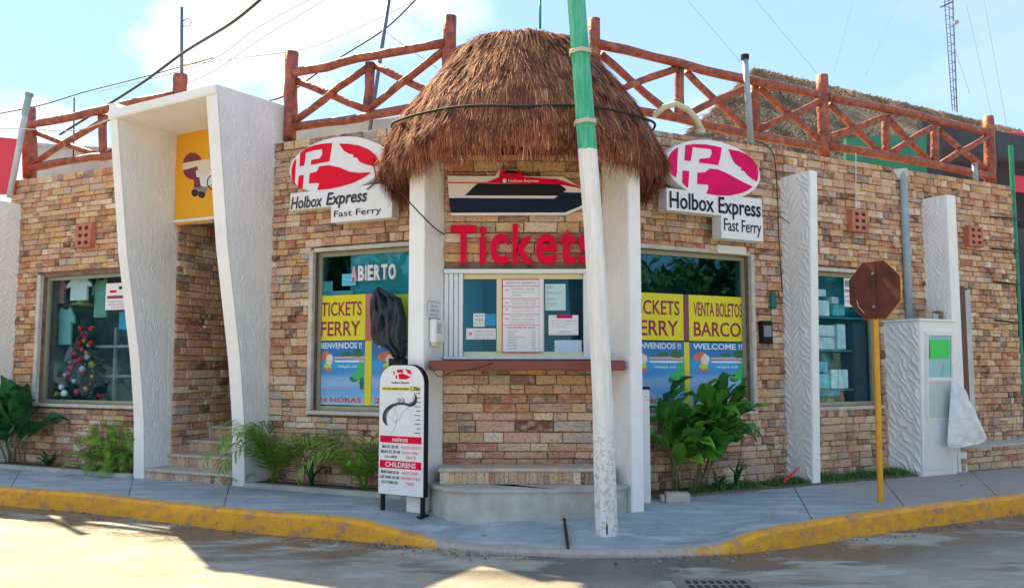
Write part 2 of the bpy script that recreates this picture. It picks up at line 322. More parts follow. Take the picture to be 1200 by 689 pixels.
# peeling green and white pole
def pole_mat():
    m = mat('flaking_pole_paint', (.82, .82, .80), .65, col2=(.70, .69, .66), nscale=3, stretch=(6, 6, 1), bump=.35, bscale=14)
    t = m.node_tree; k = t.links; p = t.nodes['Principled BSDF']; src = p.inputs['Base Color'].links[0].from_socket
    g = node(t, 'ShaderNodeNewGeometry'); sp = node(t, 'ShaderNodeSeparateXYZ'); k.new(g.outputs['Position'], sp.inputs[0])
    z = node(t, 'ShaderNodeTexNoise'); z.inputs['Scale'].default_value = 5; z.inputs['Detail'].default_value = 7; mpn = node(t, 'ShaderNodeMapping'); mpn.inputs['Scale'].default_value = (6, 6, .8)
    k.new(g.outputs['Position'], mpn.inputs[0]); k.new(mpn.outputs[0], z.inputs[0])
    gt = node(t, 'ShaderNodeMath', operation='MULTIPLY_ADD'); k.new(z.outputs[0], gt.inputs[0]); gt.inputs[1].default_value = 0.06; k.new(sp.outputs[2], gt.inputs[2])
    st = node(t, 'ShaderNodeMath', operation='GREATER_THAN'); k.new(gt.outputs[0], st.inputs[0]); st.inputs[1].default_value = 3.66
    gc = node(t, 'ShaderNodeMix', data_type='RGBA'); r2 = node(t, 'ShaderNodeMapRange'); r2.inputs[1].default_value = .4; r2.inputs[2].default_value = .62; k.new(z.outputs[0], r2.inputs[0]); k.new(r2.outputs[0], gc.inputs[0])
    gc.inputs[6].default_value = (.03, .36, .20, 1); gc.inputs[7].default_value = (.10, .46, .30, 1)
    x = node(t, 'ShaderNodeMix', data_type='RGBA'); k.new(st.outputs[0], x.inputs[0]); k.new(src, x.inputs[6]); k.new(gc.outputs[2], x.inputs[7])
    # cracks and dirt patches low on the pole
    z2 = node(t, 'ShaderNodeTexNoise'); z2.inputs['Scale'].default_value = 26; z2.inputs['Detail'].default_value = 8; k.new(g.outputs['Position'], z2.inputs[0])
    a = node(t, 'ShaderNodeMapRange'); a.inputs[1].default_value = .50; a.inputs[2].default_value = .60; k.new(z2.outputs[0], a.inputs[0])
    b = node(t, 'ShaderNodeMapRange'); b.inputs[1].default_value = 1.15; b.inputs[2].default_value = 0.85; k.new(sp.outputs[2], b.inputs[0])
    c = node(t, 'ShaderNodeMath', operation='MULTIPLY'); k.new(a.outputs[0], c.inputs[0]); k.new(b.outputs[0], c.inputs[1])
    y = node(t, 'ShaderNodeMix', data_type='RGBA'); k.new(c.outputs[0], y.inputs[0]); k.new(x.outputs[2], y.inputs[6]); y.inputs[7].default_value = (.55, .51, .47, 1)
    k.new(y.outputs[2], p.inputs['Base Color']); return m
M['pole'] = pole_mat()
def log_mat():
    m = mat('varnished_logs', (.36, .080, .040), .55, col2=(.17, .045, .03), nscale=9, bump=.9, bscale=16, bdist=.02, lo=.42, hi=.62, stretch=(1, 1, 1)); return m
M['log'] = log_mat(); weather(M['log'], (.50, .22, .13), 3.5, .52, .66, .55, (2, 2, 2)); weather(M['log'], (.07, .03, .025), 9, .60, .68, .8, (1, 1, 1))
M['logcut'] = mat('log_end_grain', (.40, .22, .13), .8)
def ground_mats():
    def base(name): 
        m = bpy.data.materials.new(name); m.use_nodes = True; t = m.node_tree; return m, t, t.links, t.nodes['Principled BSDF'], node(t, 'ShaderNodeNewGeometry')
    def nz_(t, g, s, d=6, st=None, r=.6):
        z = node(t, 'ShaderNodeTexNoise'); z.inputs['Scale'].default_value = s; z.inputs['Detail'].default_value = d; z.inputs['Roughness'].default_value = r
        if st: q = node(t, 'ShaderNodeMapping'); q.inputs['Scale'].default_value = st; t.links.new(g.outputs['Position'], q.inputs[0]); t.links.new(q.outputs[0], z.inputs[0])
        else: t.links.new(g.outputs['Position'], z.inputs[0])
        return z.outputs[0]
    def rg(t, s, a, b, c=0., d=1.):
        r = node(t, 'ShaderNodeMapRange'); r.inputs[1].default_value = a; r.inputs[2].default_value = b; r.inputs[3].default_value = c; r.inputs[4].default_value = d; t.links.new(s, r.inputs[0]); return r.outputs[0]
    def mx_(t, f, a, b, mode='MIX'):
        x = node(t, 'ShaderNodeMix', data_type='RGBA', blend_type=mode)
        for i, v in ((0, f), (6, a), (7, b)):
            if isinstance(v, tuple): x.inputs[i].default_value = (*v, 1)
            elif isinstance(v, float): x.inputs[i].default_value = v
            else: t.links.new(v, x.inputs[i])
        return x.outputs[2]
    # road: dusty concrete with darker damp patches
    m, t, k, p, g = base('dusty_wet_road')
    n1 = nz_(t, g, .7, 12, (.8, 1.6, 1), .68); n2 = nz_(t, g, 24, 10, r=.75); n3 = nz_(t, g, 1.6, 7, (.5, 2.2, 1)); n4 = nz_(t, g, 4, 8)
    c = mx_(t, rg(t, n4, .35, .7), (.385, .335, .26), (.29, .265, .22)); c = mx_(t, rg(t, n2, .5, .8, 0, .4), c, (.24, .20, .16))
    # damp gutter: a band a metre or so off the kerb, broken up by noise
    at = node(t, 'ShaderNodeAttribute', attribute_name='kerb'); dm = node(t, 'ShaderNodeMath', operation='MULTIPLY'); k.new(at.outputs['Fac'], dm.inputs[0]); k.new(rg(t, n1, .44, .50), dm.inputs[1])
    dm2 = node(t, 'ShaderNodeMath', operation='MAXIMUM'); k.new(dm.outputs[0], dm2.inputs[0]); k.new(rg(t, n3, .56, .60, 0, .7), dm2.inputs[1])
    c = mx_(t, rg(t, nz_(t, g, 2.6, 9, (.6, 1.8, 1)), .52, .60, 0, .7), c, (.42, .41, .38)); c = mx_(t, dm2.outputs[0], c, (.13, .12, .11)); k.new(c, p.inputs['Base Color'])
    k.new(rg(t, dm2.outputs[0], 0, 1, .85, .22), p.inputs['Roughness'])
    bn = node(t, 'ShaderNodeBump'); bn.inputs['Strength'].default_value = .5; bn.inputs['Distance'].default_value = .02; s = node(t, 'ShaderNodeMath', operation='ADD'); k.new(n2, s.inputs[0]); k.new(n4, s.inputs[1]); k.new(s.outputs[0], bn.inputs['Height']); k.new(bn.outputs[0], p.inputs['Normal'])
    M['road'] = m
    # pavement
    m, t, k, p, g = base('grey_pavement_concrete')
    n1 = nz_(t, g, 1.1, 9, r=.7); n2 = nz_(t, g, 30, 9, r=.75); n3 = nz_(t, g, 2.4, 7, (.7, 2.6, 1))
    c = mx_(t, rg(t, n1, .35, .65), (.34, .40, .43), (.23, .28, .31)); c = mx_(t, rg(t, n3, .48, .62, 0, .8), c, (.46, .50, .52)); c = mx_(t, rg(t, nz_(t, g, 3.3, 10, (.5, 1.7, 1), .7), .54, .66, 0, .7), c, (.19, .21, .22)); c = mx_(t, rg(t, n2, .5, .8, 0, .5), c, (.18, .19, .20))
    sp = node(t, 'ShaderNodeSeparateXYZ'); k.new(g.outputs['Position'], sp.inputs[0]); br = node(t, 'ShaderNodeMath', operation='MULTIPLY'); k.new(rg(t, sp.outputs[0], 3.2, 4.6), br.inputs[0]); k.new(rg(t, n3, .3, .6, .3, 1), br.inputs[1])
    c = mx_(t, br.outputs[0], c, (.34, .26, .22))
    k.new(c, p.inputs['Base Color']); p.inputs['Roughness'].default_value = .75
    bn = node(t, 'ShaderNodeBump'); bn.inputs['Strength'].default_value = .35; bn.inputs['Distance'].default_value = .01; k.new(n2, bn.inputs['Height']); k.new(bn.outputs[0], p.inputs['Normal'])
    M['pave'] = m
    # kerb paint, worn through to the concrete
    m, t, k, p, g = base('worn_yellow_kerb_paint')
    n1 = nz_(t, g, 5, 9, (1, 1, 1.6), .7); n2 = nz_(t, g, 20, 6); n3 = nz_(t, g, 1.3, 3)
    c = mx_(t, rg(t, n1, .40, .60), (.80, .38, .012), (.64, .28, .03)); c = mx_(t, rg(t, n1, .57, .63), c, (.36, .22, .15)); c = mx_(t, rg(t, n2, .60, .70, 0, .7), c, (.20, .16, .13))
    at = node(t, 'ShaderNodeAttribute', attribute_name='paint'); wv = node(t, 'ShaderNodeMath', operation='ADD'); k.new(at.outputs['Fac'], wv.inputs[0]); k.new(rg(t, n1, .3, .7, -.25, .25), wv.inputs[1])
    cc = mx_(t, rg(t, n2, .4, .7), (.46, .38, .33), (.34, .29, .26)); c = mx_(t, rg(t, wv.outputs[0], .45, .55), cc, c)
    k.new(c, p.inputs['Base Color']); p.inputs['Roughness'].default_value = .65
    bn = node(t, 'ShaderNodeBump'); bn.inputs['Strength'].default_value = .5; bn.inputs['Distance'].default_value = .01; k.new(n2, bn.inputs['Height']); k.new(bn.outputs[0], p.inputs['Normal'])
    M['kerb'] = m
ground_mats()
# ================================================================ GROUND
RZ = -0.05
def crom(P, n=8):
    out_ = []
    for i in range(len(P) - 1):
        p0, p1, p2, p3 = P[max(i - 1, 0)], P[i], P[i + 1], P[min(i + 2, len(P) - 1)]
        for k in range(n):
            t = k / n; out_.append(tuple(0.5 * (2 * b + (c - a) * t + (2 * a - 5 * b + 4 * c - d) * t * t + (3 * b - a - 3 * c + d) * t ** 3) for a, b, c, d in zip(p0, p1, p2, p3)))
    out_.append(tuple(P[-1])); return out_
kpx = [(0, 592, .15, 1), (100, 600, .15, 1), (200, 613, .15, 1), (300, 624, .15, 1), (400, 632, .145, 1), (450, 637, .09, 1), (500, 641, .025, .6), (540, 645, .0, .35), (600, 649, -.005, .3), (680, 652, -.005, .33),
       (760, 653, .0, .38), (830, 651, .015, .5), (865, 649, .06, .8), (895, 646, .115, 1), (940, 640, .14, 1), (1000, 630, .15, 1), (1100, 615, .15, 1), (1200, 602, .15, 1)]
KP = []
for x, y, zt, pt in kpx:
    q = gnd(x, y, RZ); KP.append((q.x, q.y, zt, pt))
d = Vector(KP[0][:2]) - Vector(KP[1][:2]); d.normalize(); KP.insert(0, (KP[0][0] + d.x * 30, KP[0][1] + d.y * 30, .15, 1)) 
d = Vector(KP[-1][:2]) - Vector(KP[-2][:2]); d.normalize(); KP.append((KP[-1][0] + d.x * 30, KP[-1][1] + d.y * 30, .15, 1))
core = crom(KP[1:-1], 8); KC = [tuple(np.array(KP[0]) * (1 - t) + np.array(core[0]) * t) for t in np.linspace(0, 1, 20)[:-1]] + core + [tuple(np.array(core[-1]) * (1 - t) + np.array(KP[-1]) * t) for t in np.linspace(0, 1, 20)[1:]]
KA = np.array(KC)
# fine points along the kerb, outward direction = towards the road
tan = np.gradient(KA[:, :2], axis=0); tan /= np.linalg.norm(tan, axis=1)[:, None]; KN = np.stack([tan[:, 1], -tan[:, 0]], 1)
def attr(o, name, vals):
    a = o.data.attributes.new(name, 'FLOAT', 'POINT'); a.data.foreach_set('value', np.array(vals, dtype=np.float32))
# road sheet, finer near the corner
xs = np.concatenate([[-400, -120, -50, -30], np.arange(-20, 20.01, .25), [30, 50, 120, 400]]); ys = np.concatenate([[-400, -120, -40, -20, -10, -5, 0], np.arange(2, 14.01, .2), [20, 40, 100, 700, 1500]])
X, Y = np.meshgrid(xs, ys, indexing='ij'); 
pts = np.stack([X.ravel(), Y.ravel()], 1); dk = np.min(np.linalg.norm(pts[:, None, :] - KA[None, ::3, :2], axis=2), axis=1)
Z = np.full(X.shape, RZ)
Z += (.006 * np.sin(X * 1.7 + Y) * np.sin(Y * 2.3)) * ((np.abs(X) < 19) & (Y > 2.5) & (Y < 13))
mb = MB().grid(np.stack([X, -Y, Z], 2)); road = struct('road', mb, M['road'], smooth=True, fix=False)
nearc = np.clip((1.35 - dk) / .7, 0, 1); attr(road, 'kerb', nearc)
# kerb
prof = [(0.02, -.25), (0.0, RZ + .04), (-.025, None), (-.05, 'r'), (-.15, 'r2')]
mb = MB(); P = np.zeros((len(KA), 6, 3)); 
for i in range(len(KA)):
    x, y, zt, pt = KA[i]; n = KN[i]; wob = .006 * math.sin(i * 2.1) + random.uniform(-.004, .004)
    for j, (o, z) in enumerate([(.03, -.25), (.012 + wob, RZ + .02), (0 + wob, zt - .03), (-.02, zt - .004), (-.05, zt + .002), (-.14, zt + .001)]): P[i, j] = (x + n[0] * o, -(y + n[1] * o), z)
mb.grid(P); kerb = struct('kerb', mb, M['kerb'], smooth=False, fix=False)
attr(kerb, 'paint', np.repeat(KA[:, 3], 6) * np.tile([1, 1, 1, 1, .9, .30], len(KA)))
# pavement: from the kerb back to under the walls
backline = [L.w(-34, -.2, 0), L.w(-5, -.2, 0), L.w(2.2, -.2, 0), Vector((-.9, 9.6, 0)), Vector((1.1, 9.6, 0)), R.w(-1.9, -.2, 0), R.w(5, -.2, 0), R.w(34, -.2, 0)]
bx_ = [p.x for p in backline]; by_ = [p.y for p in backline]
T = np.array([0, .06, .12, .2, .3, .4, .55, .7, .85, 1.0]); P = np.zeros((len(KA), len(T), 3))
for i in range(len(KA)):
    x, y, zt, pt = KA[i]; n = KN[i]; a = np.array([x - n[0] * .135, y - n[1] * .135]); Xb = x * 1.22 + .03; b = np.array([Xb, np.interp(Xb, bx_, by_)])
    for j, t in enumerate(T):
        q = a * (1 - t) + b * t; h = min(1, t / .42); h = h * h * (3 - 2 * h); P[i, j] = (q[0], -q[1], zt * (1 - h) + .15 * h)
struct('pavement', MB().grid(P), M['pave'], smooth=True, fix=False)
PAVE = P.copy()
def pavez(x, y):
    d_ = (PAVE[:, :, 0] - x) ** 2 + (-PAVE[:, :, 1] - y) ** 2; i = np.unravel_index(np.argmin(d_), d_.shape); return float(PAVE[i][2])
jm = MB()
for x_ in (-9.2, -7.6, -6.1, -4.4, -3.0, 2.9, 4.1, 5.4, 6.7, 8.0):
    i = int(np.argmin(np.abs(PAVE[:, 0, 0] - x_))); row = PAVE[i]; row2 = PAVE[i + 1] if i + 1 < len(PAVE) else PAVE[i - 1]
    dr0 = (row2 - row); dr0 /= np.linalg.norm(dr0, axis=1)[:, None]; a_ = row - dr0 * .005 + [0, 0, .003]; b_ = row + dr0 * .005 + [0, 0, .003]; n_ = len(row); jm.add([tuple(p) for p in a_] + [tuple(p) for p in b_], [(k, k + 1, n_ + k + 1, n_ + k) for k in range(n_ - 1)])
struct('pavement_joint', jm, M['hole'], fix=False)
# the joint cut across the pavement in front of the steps
a = gnd(661, 612, .10); b = gnd(666, 640, .02)
mb = MB(); mb.hexa([(a.x - .012, -a.y, .0), (a.x + .012, -a.y, .0), (b.x + .012, -b.y, -.05), (b.x - .012, -b.y, -.05), (a.x - .012, -a.y, pavez(a.x, a.y) + .004), (a.x + .012, -a.y, pavez(a.x, a.y) + .004), (b.x + .012, -b.y, pavez(b.x, b.y) + .006), (b.x - .012, -b.y, pavez(b.x, b.y) + .006)])
struct('pavement_joint', mb, M['hole'])

# ================================================================ STONE CLADDING
def stone_var(k):
    r = random.Random(k); n = 4; v = []; g = [0, .10, .90, 1]
    for i in range(n):
        for j in range(n):
            edge = i in (0, 3) or j in (0, 3)
            jx = r.uniform(-.022, .022) if i in (0, 3) else r.uniform(-.03, .03); jz = r.uniform(-.055, .055)
            v.append((g[i] - .5 + (abs(jx) * (1 if i == 0 else -1) if i in (0, 3) else jx), (r.uniform(.55, .85) if edge else r.uniform(.8, 1.05)), g[j] - .5 + (abs(jz) * (1 if j == 0 else -1) if j in (0, 3) else jz)))
    f = [(i * n + j, (i + 1) * n + j, (i + 1) * n + j + 1, i * n + j + 1) for i in range(3) for j in range(3)]
    ring = [0, 4, 8, 12, 13, 14, 15, 11, 7, 3, 2, 1]; b = len(v)
    for q in ring: v.append((v[q][0], 0.0, v[q][2]))
    f += [(ring[i], ring[(i + 1) % 12], b + (i + 1) % 12, b + i) for i in range(12)]
    return v, f
SV = [stone_var(100 + k) for k in range(14)]; SM = []
for v, f in SV:
    mbx = MB().add(v, f); SM.append(mesh('stone', mbx, M['stone'], fix=True))
def masonry(F, parent, s0, s1, z0, z1, holes=(), budget=300, course=.098, wmin=.09, wmax=.34, name='stone', depth=.045, o=0.0, vertical=False, gap=.0025, key=None, vis=None):
    st = []; z = z0
    while z < z1 - .03:
        h = course * random.uniform(.72, 1.28); h = min(h, z1 - z)
        if z1 - (z + h) < .04: h = z1 - z
        ivs = [(s0, s1)]
        for a, b, c, d_ in holes:
            if z + h / 2 > c and z + h / 2 < d_:
                nv = []
                for p, q in ivs:
                    if b <= p or a >= q: nv.append((p, q)); continue
                    if a > p: nv.append((p, a))
                    if b < q: nv.append((b, q))
                ivs = nv
        for p, q in ivs:
            x = p
            while x < q - .01:
                wd = random.uniform(wmin, wmax) if random.random() < .8 else random.uniform(wmin, wmin * 1.6); wd = min(wd, q - x)
                if q - (x + wd) < wmin * .5: wd = q - x
                if not vertical and wd < .22 and random.random() < .10 and h > .08: st += [(x + wd / 2, z + h * .25, wd - gap, h / 2 - gap), (x + wd / 2, z + h * .75, wd - gap, h / 2 - gap)]
                else: st.append((x + wd / 2, z + h / 2, wd - gap, h - gap))
                x += wd
        z += h
    def score(t):
        s, zc = t[0], t[1]; p = F.w(s, 0, zc); dd = (p - CAM).length; pr = t[2] / dd
        if vis and not vis(s, zc): pr *= .01
        return -pr * (1 if key is None else key(t)) / dd
    st.sort(key=score); PI_ = parent.matrix_world.inverted(); par, rest = st[:budget], st[budget:]
    for s, zc, wd, h in par:
        k = random.randrange(14); ob = bpy.data.objects.new(name, SM[k]); COL.objects.link(ob); ob.parent = parent
        fl = random.choice((1, -1))
        ob.matrix_local = PI_ @ F.M @ Matrix.Translation((s, -o, zc)) @ Matrix.Diagonal((wd * fl, depth * random.uniform(.55, 1.3), h * random.choice((1, -1)), 1))
    if rest:
        mb = MB()
        for s, zc, wd, h in rest:
            v, f = SV[random.randrange(14)]; dp = depth * random.uniform(.55, 1.3); fx = random.choice((1, -1)); fz = random.choice((1, -1))
            mb.add([(s + a * wd * fx, o + b * dp, zc + c * h * fz) for a, b, c in v], f)
        me = mesh('stone', mb, M['stone_s'], fix=False); ob = bpy.data.objects.new('stone_courses', me); COL.objects.link(ob); ob.parent = parent; ob.matrix_local = PI_ @ F.M; ob['kind'] = 'stuff'
for me in SM:       # mesh() maps outward to -y already; stones keep outward = +o
    pass
def wall_mb(s0, s1, z0, z1, holes, o0, o1):
    S = sorted({s0, s1, *[h[0] for h in holes], *[h[1] for h in holes]}); Zs = sorted({z0, z1, *[h[2] for h in holes], *[h[3] for h in holes]})
    S = [x for x in S if s0 <= x <= s1]; Zs = [x for x in Zs if z0 <= x <= z1]
    def full(i, j):
        if i < 0 or j < 0 or i >= len(S) - 1 or j >= len(Zs) - 1: return False
        a, b = (S[i] + S[i + 1]) / 2, (Zs[j] + Zs[j + 1]) / 2
        return not any(h[0] < a < h[1] and h[2] < b < h[3] for h in holes)
    mb = MB()
    for i in range(len(S) - 1):
        for j in range(len(Zs) - 1):
            if not full(i, j): continue
            a, b, c, d_ = S[i], S[i + 1], Zs[j], Zs[j + 1]
            mb.add([(a, o1, c), (b, o1, c), (b, o1, d_), (a, o1, d_)], [(0, 1, 2, 3)]); mb.add([(a, o0, c), (b, o0, c), (b, o0, d_), (a, o0, d_)], [(3, 2, 1, 0)])
            if not full(i - 1, j): mb.add([(a, o0, c), (a, o1, c), (a, o1, d_), (a, o0, d_)], [(0, 1, 2, 3)])
            if not full(i + 1, j): mb.add([(b, o0, c), (b, o1, c), (b, o1, d_), (b, o0, d_)], [(3, 2, 1, 0)])
            if not full(i, j - 1): mb.add([(a, o0, c), (b, o0, c), (b, o1, c), (a, o1, c)], [(0, 1, 2, 3)])
            if not full(i, j + 1): mb.add([(a, o0, d_), (b, o0, d_), (b, o1, d_), (a, o1, d_)], [(3, 2, 1, 0)])
    return mb
def room(s0, s1, z0, z1, depth, o=-.26):
    mb = MB(); a, b = o, o - depth
    mb.add([(s0, a, z0), (s1, a, z0), (s1, a, z1), (s0, a, z1), (s0, b, z0), (s1, b, z0), (s1, b, z1), (s0, b, z1)], [(4, 5, 6, 7), (0, 4, 7, 3), (1, 2, 6, 5), (0, 1, 5, 4), (3, 7, 6, 2)])
    return mb
def window(F, bld, s0, s1, z0, z1, fm, gm, mulls=(), o=-.06, fw=.05, sill=True, trim='LR', trimw=.07, trans=()):
    mb = MB(); mb.box(s0, s1, o - .05, o, z0, z0 + fw); mb.box(s0, s1, o - .05, o, z1 - fw, z1)
    mb.box(s0, s0 + fw, o - .05, o, z0 + fw, z1 - fw); mb.box(s1 - fw, s1, o - .05, o, z0 + fw, z1 - fw)
    for m_ in mulls: mb.box(m_ - fw * .4, m_ + fw * .4, o - .045, o - .005, z0 + fw, z1 - fw)
    wd = part('window', mb, fm, bld)
    part('pane', MB().box(s0 + fw * .6, s1 - fw * .6, o - .035, o - .027, z0 + fw * .6, z1 - fw * .6), gm, wd)
    if sill: part('sill', MB().box(s0 - .06, s1 + .05, -.06, .075, z0 - .05, z0 - .003), M['plaster'], wd, bev=.008)
    tb = MB()
    if 'L' in trim: tb.box(s0 - trimw, s0 - .002, -.05, .055, z0, z1 + .03)
    if 'R' in trim: tb.box(s1 + .002, s1 + trimw, -.05, .055, z0, z1 + .03)
    if 'T' in trim: tb.box(s0, s1, -.05, .052, z1 + .002, z1 + .05)
    if tb.v: part('surround', tb, M['plaster'], wd, bev=.006)
    return wd

# ---------------------------------------------------------------- ridged stucco faces
def ridges(A, Bm, period, colw, amp, seed, slope=1.0, mode='herring'):
    r = np.random.default_rng(seed); nA, nB = A.shape
    def sn(a, b, f, ph):   # cheap smooth noise from sines
        return sum(np.sin(a * f * k + ph[k] * 7 + np.cos(b * f * (k * .7 + .5) + ph[k + 3] * 5) * 1.3) * np.cos(b * f * k * .9 + ph[k + 1] * 9) / k for k in (1, 2, 3)) / 1.8
    ph = r.random(8); w1 = sn(A, Bm, 7, ph); w2 = sn(A, Bm, 17, r.random(8)); w3 = sn(A, Bm, 3.1, r.random(8))
    c = (A + .06 * w1 + .02 * w2) / colw; ci = np.floor(c); fr_ = c - ci; d_ = np.where(ci % 2 == 0, 1, -1) if mode == 'herring' else np.ones_like(ci)
    ph2 = (Bm + d_ * (slope + .5 * w3) * fr_ * colw + .03 * w1 + .012 * w2 + .37 * ci * period) / period; f2 = ph2 - np.floor(ph2)
    ridge = np.exp(-((f2 - .5) / .17) ** 2) ; fade = np.sin(np.pi * np.clip(fr_ * 1.0, 0, 1)) ** .6
    strength = np.clip(.62 + .5 * w3 + .25 * w2, .12, 1.1)
    return amp * (ridge * fade * strength + .22 * w2 * .5)
def ridged(Pf, nu, nv, normal, period=.085, colw=.12, amp=.016, seed=1, slope=1.1, mode='herring'):
    """Pf(u, v) -> point on the face; displaced along normal, fading out at the face's rim"""
    U, V = np.meshgrid(np.linspace(0, 1, nu), np.linspace(0, 1, nv), indexing='ij'); P = np.array([[Pf(u, v) for v in V[0]] for u in U[:, 0]], float)
    a = np.concatenate([[0], np.cumsum(np.linalg.norm(np.diff(P[:, nv // 2], axis=0), axis=1))]); b = np.concatenate([[0], np.cumsum(np.linalg.norm(np.diff(P[nu // 2], axis=0), axis=1))])
    A, Bm = np.meshgrid(a, b, indexing='ij'); rim = np.clip(np.minimum(np.minimum(A, a[-1] - A), np.minimum(Bm, b[-1] - Bm)) / .03, 0, 1)
    H = ridges(A, Bm, period, colw, amp, seed, slope, mode) * rim; P += H[:, :, None] * np.array(normal, float)
    return MB().grid(P)
def lerp(a, b, t): return tuple(x * (1 - t) + y * t for x, y in zip(a, b))
def quadf(p00, p10, p11, p01): return lambda u, v: lerp(lerp(p00, p10, u), lerp(p01, p11, u), v)

# ================================================================ LEFT WING
sFl, oFl, _ = L.loc((-.905, 8.785, 0)); FW = .196      # left booth fin: right face at s = sFl
opt = L.px(230, 261)[2]
LH = [(-4.58, -2.42, 1.07, 2.95), (-1.87, -.34, .0, opt), (.52, 2.40, 1.07, 3.03)]
lw = thing('building_wing', 'long stone clad left wing of the building with two shop windows', 'building', L, (-1.5, 0, 0))
part('backing_wall', wall_mb(-5.4, sFl - FW - .002, -.1, 4.44, LH, -.25, 0.0), M['mortar'], lw, fix=False)
def visL(s, z):
    if s > 1.9 or s < -5.35: return False
    if -2.75 < s < -.1 and z < 4.5: return False
    return True
masonry(L, lw, -5.4, sFl - FW - .002, .10, 4.5, [(-4.58 - .05, -2.37, 1.02, 3.0), (-2.0, -.2, 0, opt), (.45, 2.45, 1.02, 3.07)], vis=visL, course=.090, wmax=.30)
PF = Frame(L.w(-1.87, 0, 0), rad(-25.3 + 90))
masonry(PF, lw, -.0, 1.35, .15, opt + .05, budget=0 or 120)
part('passage', MB().box(-1.98, -1.875, -1.7, -.252, 0, opt + .2).box(-.338, -.2, -1.7, -.252, 0, opt + .2).box(-1.874, -.34, -1.75, -1.66, 0, opt + .2).box(-1.874, -.34, -1.65, -.252, opt + .03, opt + .12), M['mortar'], lw)
part('roof', MB().box(-5.4, 4.2, -7, -.26, 4.18, 4.28), M['greywall'], lw)
part('interior', room(-4.7, -2.2, .9, 3.1, .75), mat('shop_interior', (.22, .32, .36), .8, col2=(.14, .22, .26), nscale=2), lw, fix=False)
part('interior', room(.2, 2.7, .6, 3.4, .9), M['tealdark'], lw, fix=False)
part('side_wall', MB().box(-5.4, -5.2, -7, -.26, 0, 4.17), M['greywall'], lw)
window(L, lw, *LH[0], M['alu'], M['glass'], trim='L', trimw=.085)
window(L, lw, *LH[2], M['alu'], M['glass_dark'], trim='LT')
# brown panel door at the top of the entrance steps
dr = thing('door', 'dark brown door at the head of the entrance steps inside the portal', 'door', L, (-.9, -1.1, .77))
part('leaf', MB().box(-1.5, -.45, -1.19, -1.13, .77, opt - .1), M['brownwood'], dr, bev=.01)
part('frame', MB().box(-1.6, -1.51, -1.2, -1.08, .77, opt).box(-.44, -.345, -1.2, -1.08, .77, opt).box(-1.51, -.44, -1.2, -1.08, opt - .09, opt), M['hole'], dr)
part('handle', MB().tube([(-1.38, -1.13, 1.75), (-1.38, -1.08, 1.75), (-1.28, -1.08, 1.75)], .012), M['alu'], dr)
# entrance steps
es = thing('entrance_steps', 'four stone steps climbing through the white portal', 'steps', L, (-1.1, .42, .15))
prev = .10
for k, (z, o) in enumerate([(.28, .42), (.44, .06), (.60, -.27), (.77, -.62)]):
    stp = part('step', MB().box(-1.868, -.362, -1.1, o - .05, prev, z - .035), M['mortar'], es)
    part('tread', MB().box(-1.868, -.36, -1.1 if k == 3 else o - .42, o, z - .034, z), M['stair'], es, bev=.006)
    if prev > 0:
        rb = MB(); x = -1.866
        while x < -.37:
            wd = min(random.uniform(.05, .11), -.365 - x); rb.box(x + .002, x + wd - .002, o - .05, o - .05 + random.uniform(.012, .022), prev + .003, z - .036); x += wd
        part('riser_stones', rb, M['stone_s'], es, stuff=True)
    prev = z - .03
# white portal
def offp(z): return float(np.interp(z, [.15, .95, 1.7, 3.05, 5.0], [.42, .46, .56, .82, 1.08]))
po = thing('portal', 'tall white stucco portal flaring outward over the entrance steps', 'portal', L, (-1.1, .42, .15))
zl = np.linspace(.05, 4.98, 24)
def leg(sa, sb, tl):
    mb = MB(); P_ = []
    for z in zl:
        o = offp(z) - .004; f_ = (z - .15) / 4.8; a, b = sa(f_), sb(f_); P_.append([(a, -.3, z), (a, o, z), (b, o, z), (b, -.3, z)])
    for i in range(len(zl) - 1):
        for k in range(4): mb.add([P_[i][k], P_[i][(k + 1) % 4], P_[i + 1][(k + 1) % 4], P_[i + 1][k]], [(0, 1, 2, 3)])
    mb.add(P_[-1], [(0, 1, 2, 3)]); return mb
lgl = part('leg', leg(lambda f_: -2.06 + .06 * f_, lambda f_: -1.874, 0), M['stucco'], po)
lgr = part('leg', leg(lambda f_: -.36 + .02 * f_, lambda f_: -.166, 0), M['stucco'], po)
part('ridged_face', ridged(lambda u, v: (-1.868, -.02 + u * (offp(.25 + v * 4.55) - .015), .25 + v * 4.55), 90, 420, (1, 0, 0), period=.055, colw=.085, amp=.013, seed=3, slope=1.5), M['stucco'], lgl, smooth=True, fix=False)
part('ridged_face', ridged(lambda u, v: (-.160, -.02 + u * (offp(.12 + v * 4.84) - .0), .12 + v * 4.84), 90, 440, (1, 0, 0), period=.055, colw=.085, amp=.013, seed=4, slope=1.5), M['stucco'], lgr, smooth=True, fix=False)
mb = MB().hexa([(-2.005, -.3, 4.80), (-.163, -.3, 4.88), (-.163, 1.09, 4.86), (-2.005, 1.085, 4.77), (-2.005, -.3, 5.0), (-.163, -.3, 5.07), (-.163, 1.09, 4.98), (-2.005, 1.085, 4.89)])
part('lintel', mb, M['stucco'], po, bev=.012)
part('header', MB().box(-1.866, -.35, -.27, -.2, opt + .1, 4.8), M['plaster'], po)

